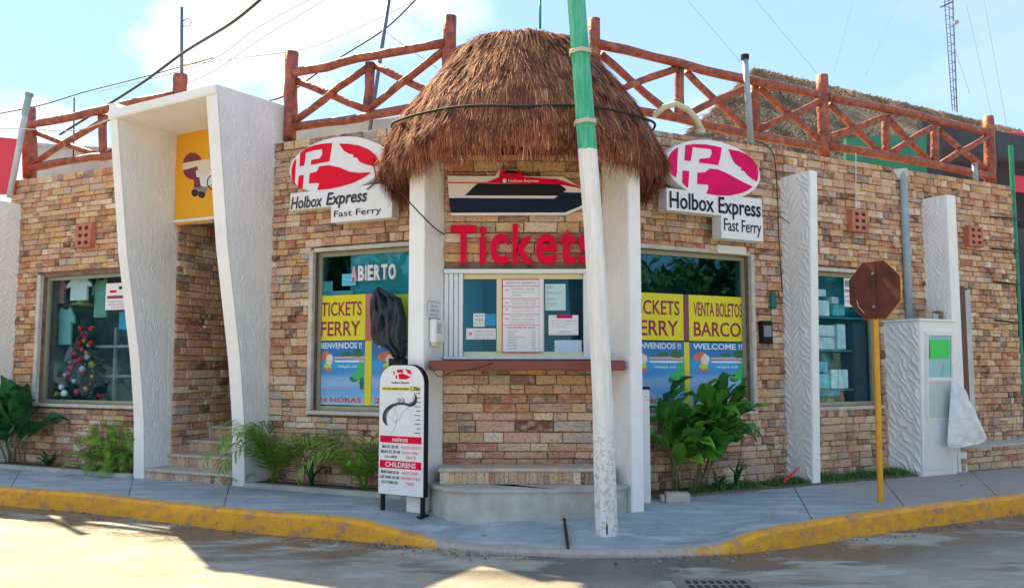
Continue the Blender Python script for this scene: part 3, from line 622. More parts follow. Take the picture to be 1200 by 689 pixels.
# ================================================================ RIGHT WING
sFr, oFr, _ = R.loc((1.198, 8.713, 0)); FWR = .16
RH = [(-2.75, -.66, 1.07, 3.0), (.25, 1.68, 1.08, 2.88), (2.95, 3.62, .15, 2.75)]
rw = thing('building_wing', 'stone clad right wing of the building behind the octagonal road sign', 'building', R, (1.2, 0, 0))
RE = R.px(1187, 300)[0]
part('backing_wall', wall_mb(sFr + FWR + .002, RE, -.1, 4.40, RH, -.25, 0.0), M['mortar'], rw, fix=False)
def visR(s, z): return s > -2.3 and not (-.1 < s < .3 and z < 4.1) and not (1.75 < s < 3.4 and z < 2.2)
masonry(R, rw, sFr + FWR + .002, RE, .10, 4.45, [(-2.8, -.61, 1.02, 3.05), (.2, 1.73, 1.03, 2.93), (2.9, 3.66, 0, 2.8)], vis=visR, wmin=.07, wmax=.25, course=.088)
part('roof', MB().box(-4.4, RE, -7, -.26, 4.12, 4.17), M['greywall'], rw)
part('interior', room(-2.9, -.3, .6, 3.4, .9), M['tealdark'], rw, fix=False)
part('interior', room(0.15, 1.8, .95, 3.0, .6), mat('shop_interior_blue', (.05, .30, .42), .8), rw, fix=False)
part('side_wall', MB().box(RE - .2, RE - .003, -7, -.26, 0, 4.11), M['greywall'], rw)
window(R, rw, *RH[0], M['alu'], M['glass_dark'], trim='RT')
window(R, rw, *RH[1], M['alu'], M['glass'], trim='T')
# stone plinth at the far right
pl = thing('stone_plinth', 'low stone plinth under the right end of the wall', 'plinth', R, (3.9, .3, .1)); bs = R.px(1124, 520, .43)[0]
part('core', MB().box(bs + .02, RE + 6, .001, .40, -.1, .46), M['mortar'], pl)
masonry(R, pl, bs + .02, RE + 2.5, .08, .5, o=.40, budget=120)
part('capping', MB().box(bs + .02, RE + 6, .04, .46, .462, .50), M['greywall'], pl, bev=.006)
rd = thing('door', 'brown wooden door with a grey jamb beside the white cabin', 'door', R, (3.3, -.05, .15))
part('leaf', MB().box(2.98, 3.40, -.10, -.05, .15, 2.72), M['brownwood'], rd)
part('frame', MB().box(3.36, 3.50, -.06, .10, .15, 2.80), M['brownwood'], rd, bev=.01)
part('jamb', MB().box(3.505, 3.64, -.06, .085, .15, 2.74), M['alu_grey'], rd, bev=.008)

# ================================================================ BOOTH
bt = thing('ticket_booth', 'stone fronted ticket booth under the round thatched roof', 'booth', B, (0, 0, .15))
wl, wr = B.px(520, 370)[0], .85
bw = (B.px(541, 370)[0], B.px(684, 370)[0], B.px(600, 418)[2], B.px(600, 323)[2])
part('backing_wall', wall_mb(-.853, .85, -.1, 3.9, [(bw[0] - .1, bw[1] + .04, bw[2] - .02, bw[3] + .03)], -.2, 0), M['mortar'], bt, fix=False)
masonry(B, bt, -.853, .85, .30, 3.9, [(-.9, .9, bw[2] - .1, bw[3] + .10)], budget=290, course=.1, wmin=.14, wmax=.46, depth=.035, vis=lambda s, z: z < 3.5)
part('interior', MB().add([(-.82, -.22, 1.2), (.82, -.22, 1.2), (.82, -.22, 2.9), (-.82, -.22, 2.9), (-.82, -1.2, 1.2), (.82, -1.2, 1.2), (.82, -1.2, 2.9), (-.82, -1.2, 2.9)], [(4, 5, 6, 7), (0, 4, 7, 3), (1, 2, 6, 5), (0, 1, 5, 4), (3, 7, 6, 2)]), mat('booth_interior', (.02, .30, .40), .7), bt, fix=False)
FT = 3.95
def fin_part(F, sa, sb, o0, o1, z0, z1, parent_name, face_s, nrm, seed, lab, o_bottom=None, **kw):
    ob_ = o1 if o_bottom is None else o_bottom
    th = thing(parent_name, lab, 'pillar', F, ((sa + sb) / 2, o0, z0))
    e = .004 if nrm > 0 else -.004
    a, b = (sa, sb - e) if face_s == sb else (sa + .004, sb)
    mb = MB().hexa([(a, o0, z0), (b, o0, z0), (b, ob_, z0), (a, ob_, z0), (a, o0, z1), (b, o0, z1), (b, o1, z1), (a, o1, z1)])
    part('core', mb, M['stucco'], th, bev=.008)
    q = quadf((face_s, max(o0, -.02) + .0, z0 + .02), (face_s, ob_ - .004, z0 + .02), (face_s, o1 - .004, z1 - .01), (face_s, max(o0, -.02), z1 - .01))
    H = z1 - z0; Wd = ob_ - max(o0, -.02)
    part('ridged_face', ridged(q, max(24, int(Wd / .009)), max(60, int(H / .011)), (nrm, 0, 0), seed=seed, **kw), M['stucco'], th, smooth=True, fix=False)
    return th
fin_part(L, sFl - FW, sFl, -.3, oFl, .05, FT, 'pillar', sFl, 1, 11, 'white stucco pillar left of the ticket window, under the thatch', period=.06, colw=.09, amp=.008)
fin_part(R, sFr, sFr + FWR, -.3, oFr, .05, FT, 'pillar', sFr, -1, 12, 'white stucco pillar right of the ticket window, behind the leaning pole', period=.06, colw=.09, amp=.010)
# free pillars on the wings
c1r = R.px(958, 300, .5)[0]
fin_part(R, -.10, c1r, -.02, .54, .05, R.px(930, 198, .5)[2], 'pillar', -.10, -1, 13, 'tall white ridged stucco pillar between the right hand shop windows', o_bottom=.44, period=.10, colw=.17, amp=.022, slope=1.0)
c2r = R.px(1119, 226, .42)[0]
fin_part(R, 2.69, c2r, -.02, .43, .05, R.px(1090, 226, .4)[2], 'pillar', 2.69, -1, 14, 'white ridged stucco pillar rising behind the small door cabin', period=.085, colw=.11, amp=.017, slope=1.4)
cL = L.px(28, 231, .39)[2]
fin_part(L, -5.42, -5.14, -.02, .40, .05, cL, 'pillar', -5.14, 1, 15, 'white ridged stucco pillar at the far left end of the wall', period=.085, colw=.11, amp=.015)
# cabin with the narrow door
cb0, cb1 = 1.78, R.px(1122, 377, .6)[0]; ct = R.px(1075, 376, .6)[2]
cbn = thing('door_cabin', 'small white stucco cabin with a narrow half glazed door', 'cabin', R, ((cb0 + cb1) / 2, .3, .15))
part('body', MB().hexa([(cb0 + .004, -.02, .05), (cb1, -.02, .05), (cb1, .50, .05), (cb0 + .09, .50, .05), (cb0 + .004, -.02, ct), (cb1, -.02, ct), (cb1, .595, ct), (cb0 + .004, .595, ct)]), M['stucco'], cbn, bev=.01)
part('ridged_face', ridged(quadf((cb0 + .02, 0, .1), (cb0 + .07, .49, .1), (cb0, .59, ct - .01), (cb0, 0, ct - .01)), 70, 210, (-1, 0, 0), period=.13, colw=.2, amp=.026, seed=16, slope=1.1, mode='diag'), M['stucco'], cbn, smooth=True, fix=False)
part('cap', MB().box(cb0 - .01, cb1 + .01, -.01, .61, ct + .002, ct + .035), M['stucco'], cbn, bev=.01)
def cab(z): return .50 + (.595 - .50) * (z - .05) / (ct - .05)
da, db = cb0 + .16, cb1 - .16
def face(s0, s1, z0, z1, t0, t1): return MB().hexa([(s0, cab(z0) + t0, z0), (s1, cab(z0) + t0, z0), (s1, cab(z0) + t1, z0), (s0, cab(z0) + t1, z0), (s0, cab(z1) + t0, z1), (s1, cab(z1) + t0, z1), (s1, cab(z1) + t1, z1), (s0, cab(z1) + t1, z1)])
dor = part('door', face(da - .05, db + .05, .22, ct - .13, -.03, .012), M['alu_white'], cbn, bev=.004)
zp = [R.px(1095, y, .57)[2] for y in (393, 442, 447, 490)]
part('glass_panel', face(da + .0, db - .0, zp[1], zp[0], .0, .016), M['glass_dark'], dor)
part('frosted_panel', face(da, db, zp[3], zp[2], .0, .016), mat('frosted_panel', (.50, .60, .56), .4), dor)
for a_, b_, c_, d_ in ((da - .025, da - .003, zp[3] - .02, zp[0] + .02), (db + .003, db + .025, zp[3] - .02, zp[0] + .02)): part('moulding', face(a_, b_, c_, d_, .012, .028), M['white'], dor)
for z_ in (zp[0] + .012, (zp[1] + zp[2]) / 2, zp[3] - .014): part('moulding', face(da - .003, db + .003, z_ - .012, z_ + .012, .012, .026), M['white'], dor)
part('handle', MB().tube([(db + .06, cab(1.2) + .01, 1.17), (db + .06, cab(1.2) + .05, 1.18), (db + .06, cab(1.2) + .05, 1.33), (db + .06, cab(1.2) + .01, 1.34)], .009, 8), M['alu_grey'], dor)
# ---- booth steps
def arc(c, r, a0, a1, n): return [(c[0] + r * math.cos(rad(a0 + (a1 - a0) * i / n)), c[1] + r * math.sin(rad(a0 + (a1 - a0) * i / n))) for i in range(n + 1)]
def wp(px, py, z): q = gnd(px, py, z); return (q.x - .12, -(q.y - 9.15))
b0 = [wp(499, 588, .15), wp(507, 599, .15), wp(524, 604.5, .15), wp(548, 607, .15), (.35, .75), wp(702, 605, .15), wp(728, 602, .15), wp(749, 594, .15)]
bs_ = thing('booth_steps', 'two broad curved concrete steps in front of the ticket counter', 'steps', B, (0, .5, .05))
part('lower_step', MB().slab([(b0[0][0], .02)] + b0 + [(b0[-1][0] - .02, .02)], .0, .385), M['platform'], bs_)
cx_, cy_ = .1, .3
part('tread', MB().slab([(b0[0][0] - .02, .022)] + [(cx_ + (a - cx_) * 1.03, b + .025) for a, b in b0] + [(b0[-1][0] + .01, .022)], .386, .42), M['platform'], bs_, bev=.012)
r2 = [(-.86, .40), (.97, .40)]
part('upper_step', MB().box(-.85, .88, .04, .40, .421, .545), M['mortar'], bs_)
x = -.85
while x < .875:
    wd = min(random.uniform(.035, .10), .88 - x); part('riser_stone', MB().box(x + .002, x + wd - .002, .401, .401 + random.uniform(.012, .022), .424, .544), M['stone'], bs_); x += wd
part('tread', MB().box(-.87, .90, .04, .445, .547, .583), M['stair'], bs_, bev=.012)
# counter
ctz = B.px(600, 422, .45)[2]
ctr = thing('counter_shelf', 'dark red wooden counter shelf below the ticket window', 'counter', B, (0, .2, ctz - .1))
c0, c1 = B.px(502, 427, .45)[0], B.px(733, 427, .45)[0]
part('shelf', MB().box(c0, c1, .04, .45, ctz - .105, ctz), M['counter'], ctr, bev=.012)

# grit and small stones lying in the gutter
gr = np.random.default_rng(21); n = 900; ii = np.clip((gr.choice(gr.integers(20, len(KA) - 22, 22), n) + gr.normal(0, 3, n)).astype(int), 18, len(KA) - 20); dd_ = .02 + np.abs(gr.normal(0, .12, n)); gx = KA[ii, 0] + KN[ii, 0] * dd_ + gr.normal(0, .05, n); gy = KA[ii, 1] + KN[ii, 1] * dd_ + gr.normal(0, .05, n); sz = gr.uniform(.002, .008, n) * gr.choice([1, 1, 1, 2.2], n)
ok = np.min((gx[:, None] - KA[None, :, 0]) ** 2 + (gy[:, None] - KA[None, :, 1]) ** 2, axis=1) > .0004; gx, gy, sz = gx[ok], gy[ok], sz[ok]; mb = MB()
for a, b, c in zip(gx, gy, sz):
    q = [(a + c * gr.uniform(.6, 1.3) * dx_, -(b + c * gr.uniform(.6, 1.3) * dy_), RZ + c * dz_) for dx_, dy_, dz_ in ((-1, -1, 0), (1, -1, 0), (1, 1, 0), (-1, 1, 0), (-.6, -.6, 1), (.6, -.5, 1), (.6, .6, .9), (-.5, .6, 1))]; mb.hexa(q)
o = struct('gravel', mb, island_mat('grit', [(.22, .19, .16), (.12, .09, .07), (.32, .29, .26), (.18, .14, .11)]), fix=False); o['kind'] = 'stuff'

# dry leaves blown along the pavement
n = 90; u_ = gr.random(n); ii = gr.integers(20, len(KA) - 22, n); mb = MB()
for a_, i_ in zip(u_, ii):
    j_ = int(a_ ** .5 * 9); p0_ = PAVE[i_][j_]; c = p0_ + [gr.normal(0, .12), gr.normal(0, .12), 0]; s_ = gr.uniform(.012, .03); th_ = gr.uniform(0, 6.3); z_ = pavez(c[0], -c[1]) + .006
    ca, sa_ = math.cos(th_) * s_, math.sin(th_) * s_; mb.add([(c[0] - ca, c[1] - sa_, z_), (c[0] - sa_ * .4, c[1] + ca * .4, z_ + s_ * .3), (c[0] + ca, c[1] + sa_, z_ + .002), (c[0] + sa_ * .4, c[1] - ca * .4, z_ + s_ * .2)], [(0, 1, 2), (0, 2, 3)])
o = struct('fallen_leaves', mb, island_mat('dry_leaf', [(.22, .13, .05), (.32, .20, .08), (.14, .09, .04)]), fix=False); o['kind'] = 'stuff'
# ================================================================ PLANTERS
eL = thing('planter_edging', 'low concrete edging of the planting strip along the left wall', 'kerbstone', L, (0, .4, .1))
part('edging_block', MB().box(-5.1, -2.075, .36, .47, .02, .20), M['platform'], eL, bev=.012)
part('edging_block', MB().box(-.14, 2.3, .36, .47, .02, .20), M['platform'], eL, bev=.012)
mb = MB().box(-5.1, -2.08, .0, .358, .0, .185); mb.box(-.14, 2.45, .0, .358, .0, .185); struct('planting_bed_soil', mb, M['soil'], L)
struct('planting_bed_soil', MB().box(sFr + FWR, 1.86, .0, .45, .0, .175), M['soil'], R)
# low neighbours beyond both ends
nb = thing('neighbouring_building', 'plain white neighbouring wall at the far left edge behind the stucco pillar', 'building', L, (-8, 0, 0))
part('wall', MB().box(-18, -5.425, -6, .05, -.1, 4.05), M['greywall'], nb)
part('roof', MB().box(-18.1, -5.43, -6, .1, 4.052, 4.15), M['bluegrey'], nb)
def pxs(F, o, pts): return [F.px(x, y, o) for x, y in pts]
a = [(-5.9, .12), (-5.28, .12)]
p_ = pxs(L, .1, [(-30, 158), (21, 163), (15, 228), (-30, 228)])
single('hoarding', MB().prism([(q[0], q[2]) for q in p_], .06, .10), M['redpaint'], 'bright red panel above the far left pillar', 'sign board', L, bev=.004)
# ================================================================ LOG RAILINGS
def logmb(F, o, a, b, r, seg=5, wob=.012, taper=1.0):
    p, q = Vector(F.px(*a, o)), Vector(F.px(*b, o)); pts = []; rr = []
    ph = random.uniform(0, 6)
    for i in range(seg + 1):
        t = i / seg; e = math.sin(math.pi * t); x = p.lerp(q, t)
        pts.append(x + Vector((random.uniform(-1, 1) * wob * e, random.uniform(-1, 1) * wob * e, math.sin(ph + t * 4) * wob * e + random.uniform(-1, 1) * wob * .5 * e))); rr.append(r * (1 + (taper - 1) * t) * random.uniform(.93, 1.07))
    return MB().tube(pts, rr, 10, wob=.05)
def rail_section(F, lab, posts, rails, ups, braces, o=-.14, pr=.10, group='log railings along the roof edge'):
    b0_ = F.px(*posts[0][1], o)
    t = thing('log_railing', lab, 'railing', F, (b0_[0], o, b0_[2]), group)
    for a, b, r in posts:
        p = part('post', logmb(F, o, a, b, r, 6, .008), M['log'], t, smooth=True)
        q = F.px(*a, o); part('end_grain', MB().tube([Vector(q) + Vector((0, 0, .0)), Vector(q) + Vector((0, 0, .004))], r * .8, 12), M['logcut'], p)
    for i, (a, b, r) in enumerate(rails): part('rail', logmb(F, o + .06, a, b, r, 9, .022), M['log'], t, smooth=True)
    for a, b in ups: part('upright', logmb(F, o, a, b, .062, 4, .006), M['log'], t, smooth=True)
    for i, (a, b) in enumerate(braces): part('brace', logmb(F, o + (.025 if i % 2 else -.04), a, b, .048, 5, .014), M['log'], t, smooth=True)
    return t
rail_section(L, 'log railing bay left of the white portal, on the left wing', [((34, 127), (35, 210), .105), ((211, 88), (211, 125), .10)],
    [((36, 146), (205, 112), .062), ((37, 197), (200, 172), .060)], [((120, 136), (121, 188))], [((39, 154), (118, 184)), ((38, 193), (127, 138)), ((124, 136), (200, 172)), ((124, 184), (204, 116))], pr=.1, o=-.18)
rail_section(L, 'log railing bay between the white portal and the thatched roof', [((342, 62), (340, 166), .085), ((527, 20), (525, 150), .085)],
    [((346, 85), (521, 51), .058), ((346, 149), (521, 121), .056)], [((434, 74), (431, 134))], [((347, 95), (427, 128)), ((346, 142), (430, 80)), ((440, 77), (523, 117)), ((434, 127), (520, 60))], o=-.18)
rail_section(R, 'log railing bay right of the thatched roof, above the right oval sign', [((696, 23), (699, 140), .075), ((963, 89), (966, 185), .085)],
    [((700, 52), (958, 111), .060), ((702, 122), (959, 172), .058)], [((796, 78), (796, 140)), ((884, 98), (886, 157))],
    [((704, 64), (788, 136)), ((712, 110), (792, 81)), ((804, 84), (876, 153)), ((802, 136), (876, 102)), ((890, 103), (960, 164)), ((888, 152), (959, 120))], o=-.18)
rail_section(R, 'log railing bay at the far right end of the right wing', [((1158, 137), (1161, 219), .085)],
    [((971, 114), (1156, 155), .058), ((971, 171), (1162, 207), .062)], [((1038, 136), (1039, 184)), ((1095, 148), (1096, 195))],
    [((972, 122), (1035, 183)), ((972, 161), (1035, 138)), ((1041, 139), (1093, 194)), ((1042, 180), (1092, 150)), ((1099, 152), (1158, 201)), ((1100, 194), (1158, 160))], o=-.18)
# ================================================================ THATCH
M['straw'] = island_mat('brown_thatch_straw', [(.14, .042, .024), (.32, .095, .055), (.48, .165, .095), (.25, .075, .045), (.62, .27, .15), (.44, .15, .075), (.84, .54, .32)], .75, dark=(7, (.17, .06, .04)), trans=.2)
M['strawcore'] = mat('thatch_underlayer', (.13, .055, .03), .95, col2=(.22, .10, .05), nscale=12, bump=.6)
M['palapa'] = island_mat('sunlit_toned_thatch', [(.14, .09, .06), (.52, .34, .18), (.80, .60, .38), (.22, .13, .08), (.86, .72, .54), (.66, .42, .20)], .85, dark=(1.5, (.30, .22, .13)), trans=.45)  # straw colours brightened so the shaded slope looks sunlit
TC = Vector((.125, 9.4)); TF = Frame((TC.x, TC.y), 0)
def zat(y, Y=9.4): d_ = ray(613, y); return EYE + (Y / d_.y) * d_.z
sil = [(31, 546, 683), (37, 540, 692), (50, 530, 698), (70, 518, 703), (94, 502, 720), (108, 492, 731), (132, 478, 750), (153, 466, 768), (180, 454, 779), (205, 446, 783), (216, 447, 781)]
PR = [((x1 - x0) / 2 * 9.4 / 1000 * .965, zat(y, float(np.interp(y, [31, 110], [8.75, 9.4]))) - .04) for y, x0, x1 in sil]; PR = [(0.02, PR[0][1] + .02), (.35, PR[0][1] + .015)] + PR
pr_r = np.array([p[0] for p in PR]); pr_z = np.array([p[1] for p in PR]); plen = np.concatenate([[0], np.cumsum(np.hypot(np.diff(pr_r), np.diff(pr_z)))])
tr_ = thing('thatched_roof', 'shaggy brown straw dome crowning the ticket booth', 'thatched roof', TF, (0, 0, PR[-1][1]))
prf = [(r * .93, z - .03) for r, z in PR] ; prf = [(r, z if z > PR[-1][1] + .2 else z + .13) for r, z in prf]; prf += [(1.25, PR[-1][1] + .16), (1.0, PR[-1][1] + .35), (.05, PR[-1][1] + .7)]
part('underlayer', MB().lathe([(r, z) for r, z in prf], (0, 0, 0), 48), M['strawcore'], tr_, smooth=True)
def strands(n, rng, rfun, lmin, lmax, lo, hi, width=.006, lift=.03, outer=0.0):
    """straws laid down a surface of revolution; each a narrow three-piece blade"""
    th = rng.uniform(0, 2 * np.pi, n); t0 = lo + (hi - lo) * rng.random(n) ** .8; ln = rng.uniform(lmin, lmax, n); k = 4
    S = np.linspace(0, 1, k)[None, :] * ln[:, None] + t0[:, None]; S = S - .02 * (1 + np.sin(th * 13 + 2 * np.sin(th * 7)))[:, None] * (S / plen[-1]) ** 4; over = np.maximum(S - plen[-1], 0); Sc = np.minimum(S, plen[-1])
    r = np.interp(Sc, plen, pr_r); z = np.interp(Sc, plen, pr_z) - over * .97; r = r - over * .15 
    f_ = np.linspace(0, 1, k)[None, :]
    bulge = (rng.uniform(.0, 1, n)[:, None]) * lift; r = r + .005 + bulge * (.2 + f_) + rng.normal(0, .5, n)[:, None] * lift * f_ ** 2
    lump = .020 * np.sin(th[:, None] * 9 + 2 * np.sin(S * 4)) + .014 * np.sin(th[:, None] * 23 + S * 5 + 2 * np.sin(th[:, None] * 5)) + .012 * np.sin(th[:, None] * 61 + 3 * np.sin(S * 6)); r += lump
    dth = (rng.normal(0, .10, n)[:, None] * f_ ** 1.2 * ln[:, None]) / np.maximum(r, .25); a = th[:, None] + dth
    z = z + bulge * .5
    wd = width * rng.uniform(.5, 1.3, n)[:, None] * (1 - .6 * f_); c, s = np.cos(a), np.sin(a)
    x, y = r * c, r * s; px_, py_ = -s * wd, c * wd; tw = rng.uniform(-.6, .6, n)[:, None] * wd
    A = np.stack([x + px_, y + py_, z + tw], 2); Bp = np.stack([x - px_, y - py_, z - tw], 2); V = np.concatenate([A, Bp], 1).reshape(-1, 3)
    b = (np.arange(n) * 2 * k)[:, None]; F_ = []
    for i in range(k - 1): F_.append(np.stack([b[:, 0] + i, b[:, 0] + i + 1, b[:, 0] + k + i + 1, b[:, 0] + k + i], 1))
    return V, np.concatenate(F_)
def npmesh(name, V, F_, m):
    me = bpy.data.meshes.new(name); me.vertices.add(len(V)); me.vertices.foreach_set('co', V.astype(np.float32).ravel()); q = F_.shape[1]
    me.loops.add(len(F_) * q); me.loops.foreach_set('vertex_index', F_.astype(np.int32).ravel()); me.polygons.add(len(F_)); me.polygons.foreach_set('loop_start', np.arange(len(F_), dtype=np.int32) * q)
    me.update(calc_edges=True); me.materials.append(m); return me
def np_part(name, V, F_, m, parent, stuff=True):
    o_ = ORI[parent.name]; V = np.stack([V[:, 0] - o_[0], -(V[:, 1] - o_[1]), V[:, 2] - o_[2]], 1); ob = bpy.data.objects.new(name, npmesh(name, V, F_, m)); COL.objects.link(ob); ob.parent = parent
    if stuff: ob['kind'] = 'stuff'
    ORI[ob.name] = o_; return ob
rg_ = np.random.default_rng(5); Ls = []
base_n = 0; VV = []; FF = []
for (n, a, b, lo, hi, wdt, lf) in [(28000, .2, .42, .1, plen[-1] - .16, .006, .032), (9000, .3, .5, plen[-1] - .65, plen[-1] - .32, .005, .06), (5000, .15, .4, 0.0, .9, .006, .05), (9000, .15, .28, plen[-1] - .40, plen[-1] - .12, .005, .07)]:
    V, F_ = strands(n, rg_, None, a, b, lo, hi, wdt, lf); FF.append(F_ + base_n); VV.append(V); base_n += len(V)
def lift_front(V):
    f_ = np.clip(V[:, 1] / 1.5, 0, 1) * np.clip((4.6 - V[:, 2]) / 1.0, 0, 1); V = V.copy(); V[:, 2] += .17 * f_; V[:, 1] *= np.where(V[:, 1] > 0, .94, 1); return V
np_part('straw', lift_front(np.concatenate(VV)), np.concatenate(FF), M['straw'], tr_)
# cut straw ends seen from below, all round the rim
V, F_ = strands(6000, rg_, None, .12, .3, plen[-1] - .2, plen[-1] - .02, .005, .05); V[:, :2] *= rg_.uniform(.84, .97, len(V) // 8).repeat(8)[:, None]; np_part('rim_straw', lift_front(V), F_, M['straw'], tr_)
# rope that ties the straw down
rp = []; 
for i in range(97):
    a = 2 * math.pi * i / 96; zr = zat(153) + .0 - .16 * max(0, math.sin(a)) + .012 * math.sin(a * 7); r = np.interp(-zr, -pr_z, pr_r) + .105 + .006 * math.sin(a * 11); rp.append((r * math.cos(a), r * math.sin(a) * (.95 if math.sin(a) > 0 else 1), zr))
part('tie_rope', MB().tube(rp, .014, 6, cap=False), M['rope'], tr_, smooth=True)
# palapa on the terrace behind the right wing
pa = thing('palapa_roof', 'long grey straw palapa roof on the terrace behind the right railing', 'thatched roof', R, (2, -3, 4.2))
rl, rr_ = R.px(884, 80, -4.2), R.px(1196, 153, -4.2); el_, er_ = R.px(790, 172, -1.9), R.px(1230, 225, -1.9)
rl, rr_, el_, er_ = [np.array(q) for q in (rl, rr_, el_, er_)]
part('thatch_base', MB().add([tuple(rl), tuple(rr_), tuple(er_), tuple(el_), tuple(rl * [1, 1, 1] + [0, -3, -1.2]), tuple(rr_ + [0, -3, -1.2])], [(0, 1, 2, 3), (0, 4, 5, 1)]), mat('weathered_thatch_base', (.40, .30, .18), .95, col2=(.18, .13, .08), nscale=9, bump=1.0, bscale=25, bdist=.05), pa, fix=False)
n = 34000; u = rg_.random(n); v = rg_.random(n) ** .9; k = 3; ln = rg_.uniform(.1, .3, n)
def slope(u, v): return rl * ((1 - u) * (1 - v))[:, None] + rr_ * (u * (1 - v))[:, None] + el_ * ((1 - u) * v)[:, None] + er_ * (u * v)[:, None]
V = []; dn = (el_ - rl) / np.linalg.norm(el_ - rl); nrm_ = np.cross(rr_ - rl, el_ - rl); nrm_ /= np.linalg.norm(nrm_); nrm_ *= np.sign(nrm_[2])
P0 = slope(u, v); jit = rg_.normal(0, .35, (n, 1)) * (rr_ - rl)[None] / np.linalg.norm(rr_ - rl); dd = dn[None] + jit + nrm_[None] * rg_.uniform(-.05, .25, (n, 1)); P1 = P0 + dd * ln[:, None] * .5 + nrm_ * .03; P2 = P0 + dd * ln[:, None]; sd_ = (rr_ - rl)[None] / np.linalg.norm(rr_ - rl) * rg_.uniform(.007, .02, (n, 1))
P0 = P0 + nrm_ * rg_.uniform(0, .05, (n, 1)); V = np.stack([P0 - sd_, P0 + sd_, P1 - sd_, P1 + sd_, P2 - sd_ * .3, P2 + sd_ * .3], 1).reshape(-1, 3); b = np.arange(n) * 6
F_ = np.concatenate([np.stack([b, b + 1, b + 3, b + 2], 1), np.stack([b + 2, b + 3, b + 5, b + 4], 1)]); np_part('straw', V, F_, M['palapa'], pa)
for s_ in np.linspace(el_[0] + 1.2, RE - .4, 4): part('post', MB().tube([(s_, -2.4, 4.17), (s_, -2.4, float(np.interp(s_, [el_[0], er_[0]], [el_[2], er_[2]])) + .25)], .07, 8), M['log'], pa)
part('eave_pole', MB().tube([tuple(el_ + [0, 0, -.08]), tuple(er_ + [0, 0, -.08])], .06, 8), M['log'], pa)
# green sheet, blank wall on the terrace
q = pxs(R, -1.2, [(992, 162), (1086, 156), (1086, 212), (992, 212)]); single('tarpaulin', MB().prism([(a[0], a[2]) for a in q], -1.26, -1.2), M['green'], 'green sheet stretched behind the right log railing', 'tarpaulin', R)
q = [L.px(62, 168, -1.6), L.px(136, 178, -1.6)]
tw_ = thing('terrace_wall', 'grey rendered terrace wall seen through the far left railing', 'wall', L, (-5, -1.6, 4.28)); part('render', MB().prism([(q[0][0] - .5, 4.285), (2.2, 4.285), (2.2, q[1][2] - .15), (q[1][0], q[1][2]), (q[0][0] - .5, q[0][2])], -1.75, -1.6), M['greywall'], tw_)
part('coping', MB().prism([(q[0][0] - .5, q[0][2] + .003), (q[1][0], q[1][2] + .003), (q[1][0], q[1][2] + .06), (q[0][0] - .5, q[0][2] + .06)], -1.78, -1.57), M['bluegrey'], tw_)
# ================================================================ FAR RIGHT NEIGHBOUR
nr = thing('neighbouring_stall', 'dark open stall with a green post and red eave at the far right edge', 'building', R, (RE + 1, -.5, 0))
part('back_wall', MB().box(RE + .01, RE + 6, -1.6, -1.5, -.1, 6), M['darkroom'], nr)
part('side_panel', MB().box(RE + .9, RE + 6, -.3, -.2, 1.9, 2.9), M['pink'], nr)
part('dark_gate', MB().box(RE + .22, RE + 6, -.25, -.2, .1, 1.9), M['black'], nr)
g1 = R.px(1191, 300, -.02)[0]
part('post', MB().tube([(g1 - .02, -.02, .45), (g1, -.02, R.px(1183, 170, 0)[2])], .035, 10), M['greenpole'], nr)
part('eave_beam', MB().tube([R.px(1098, 166, -2.2), R.px(1130, 163, -2.2), R.px(1165, 158, -2.2), R.px(1215, 160, -2.2)], .07, 8), M['redpaint'], nr)
part('roof', MB().hexa([R.px(1098, 164, -2.2), R.px(1240, 158, -2.2), R.px(1240, 158, -2.15), R.px(1098, 164, -2.15), R.px(1098, 162, -5), R.px(1240, 158, -5), R.px(1240, 156, -4.9), R.px(1098, 160, -4.9)]), M['redpaint'], nr)
part('terrace_back', MB().box(R.px(1105, 200, -1.5)[0], RE + 6, -1.6, -1.5, 4.2, R.px(1150, 180, -1.5)[2]), mat('dark_brown_boards', (.055, .035, .03), .8), nr)
q = [R.px(1191, 205, .02), R.px(1210, 220, .02)]; part('red_sign', MB().box(g1 + .05, g1 + 2, -.05, 0, q[1][2] - .1, q[0][2]), M['redpaint'], nr)
for k, y in enumerate((255, 292, 331, 376)):
    a, b = R.px(1160 + k * 2, y - 1, .05), R.px(1195, y + 2, .02); part('tie_rod', MB().tube([a, ((a[0] + b[0]) / 2, .12, (a[2] + b[2]) / 2 - .02), b], .014, 6), M['black'], nr)
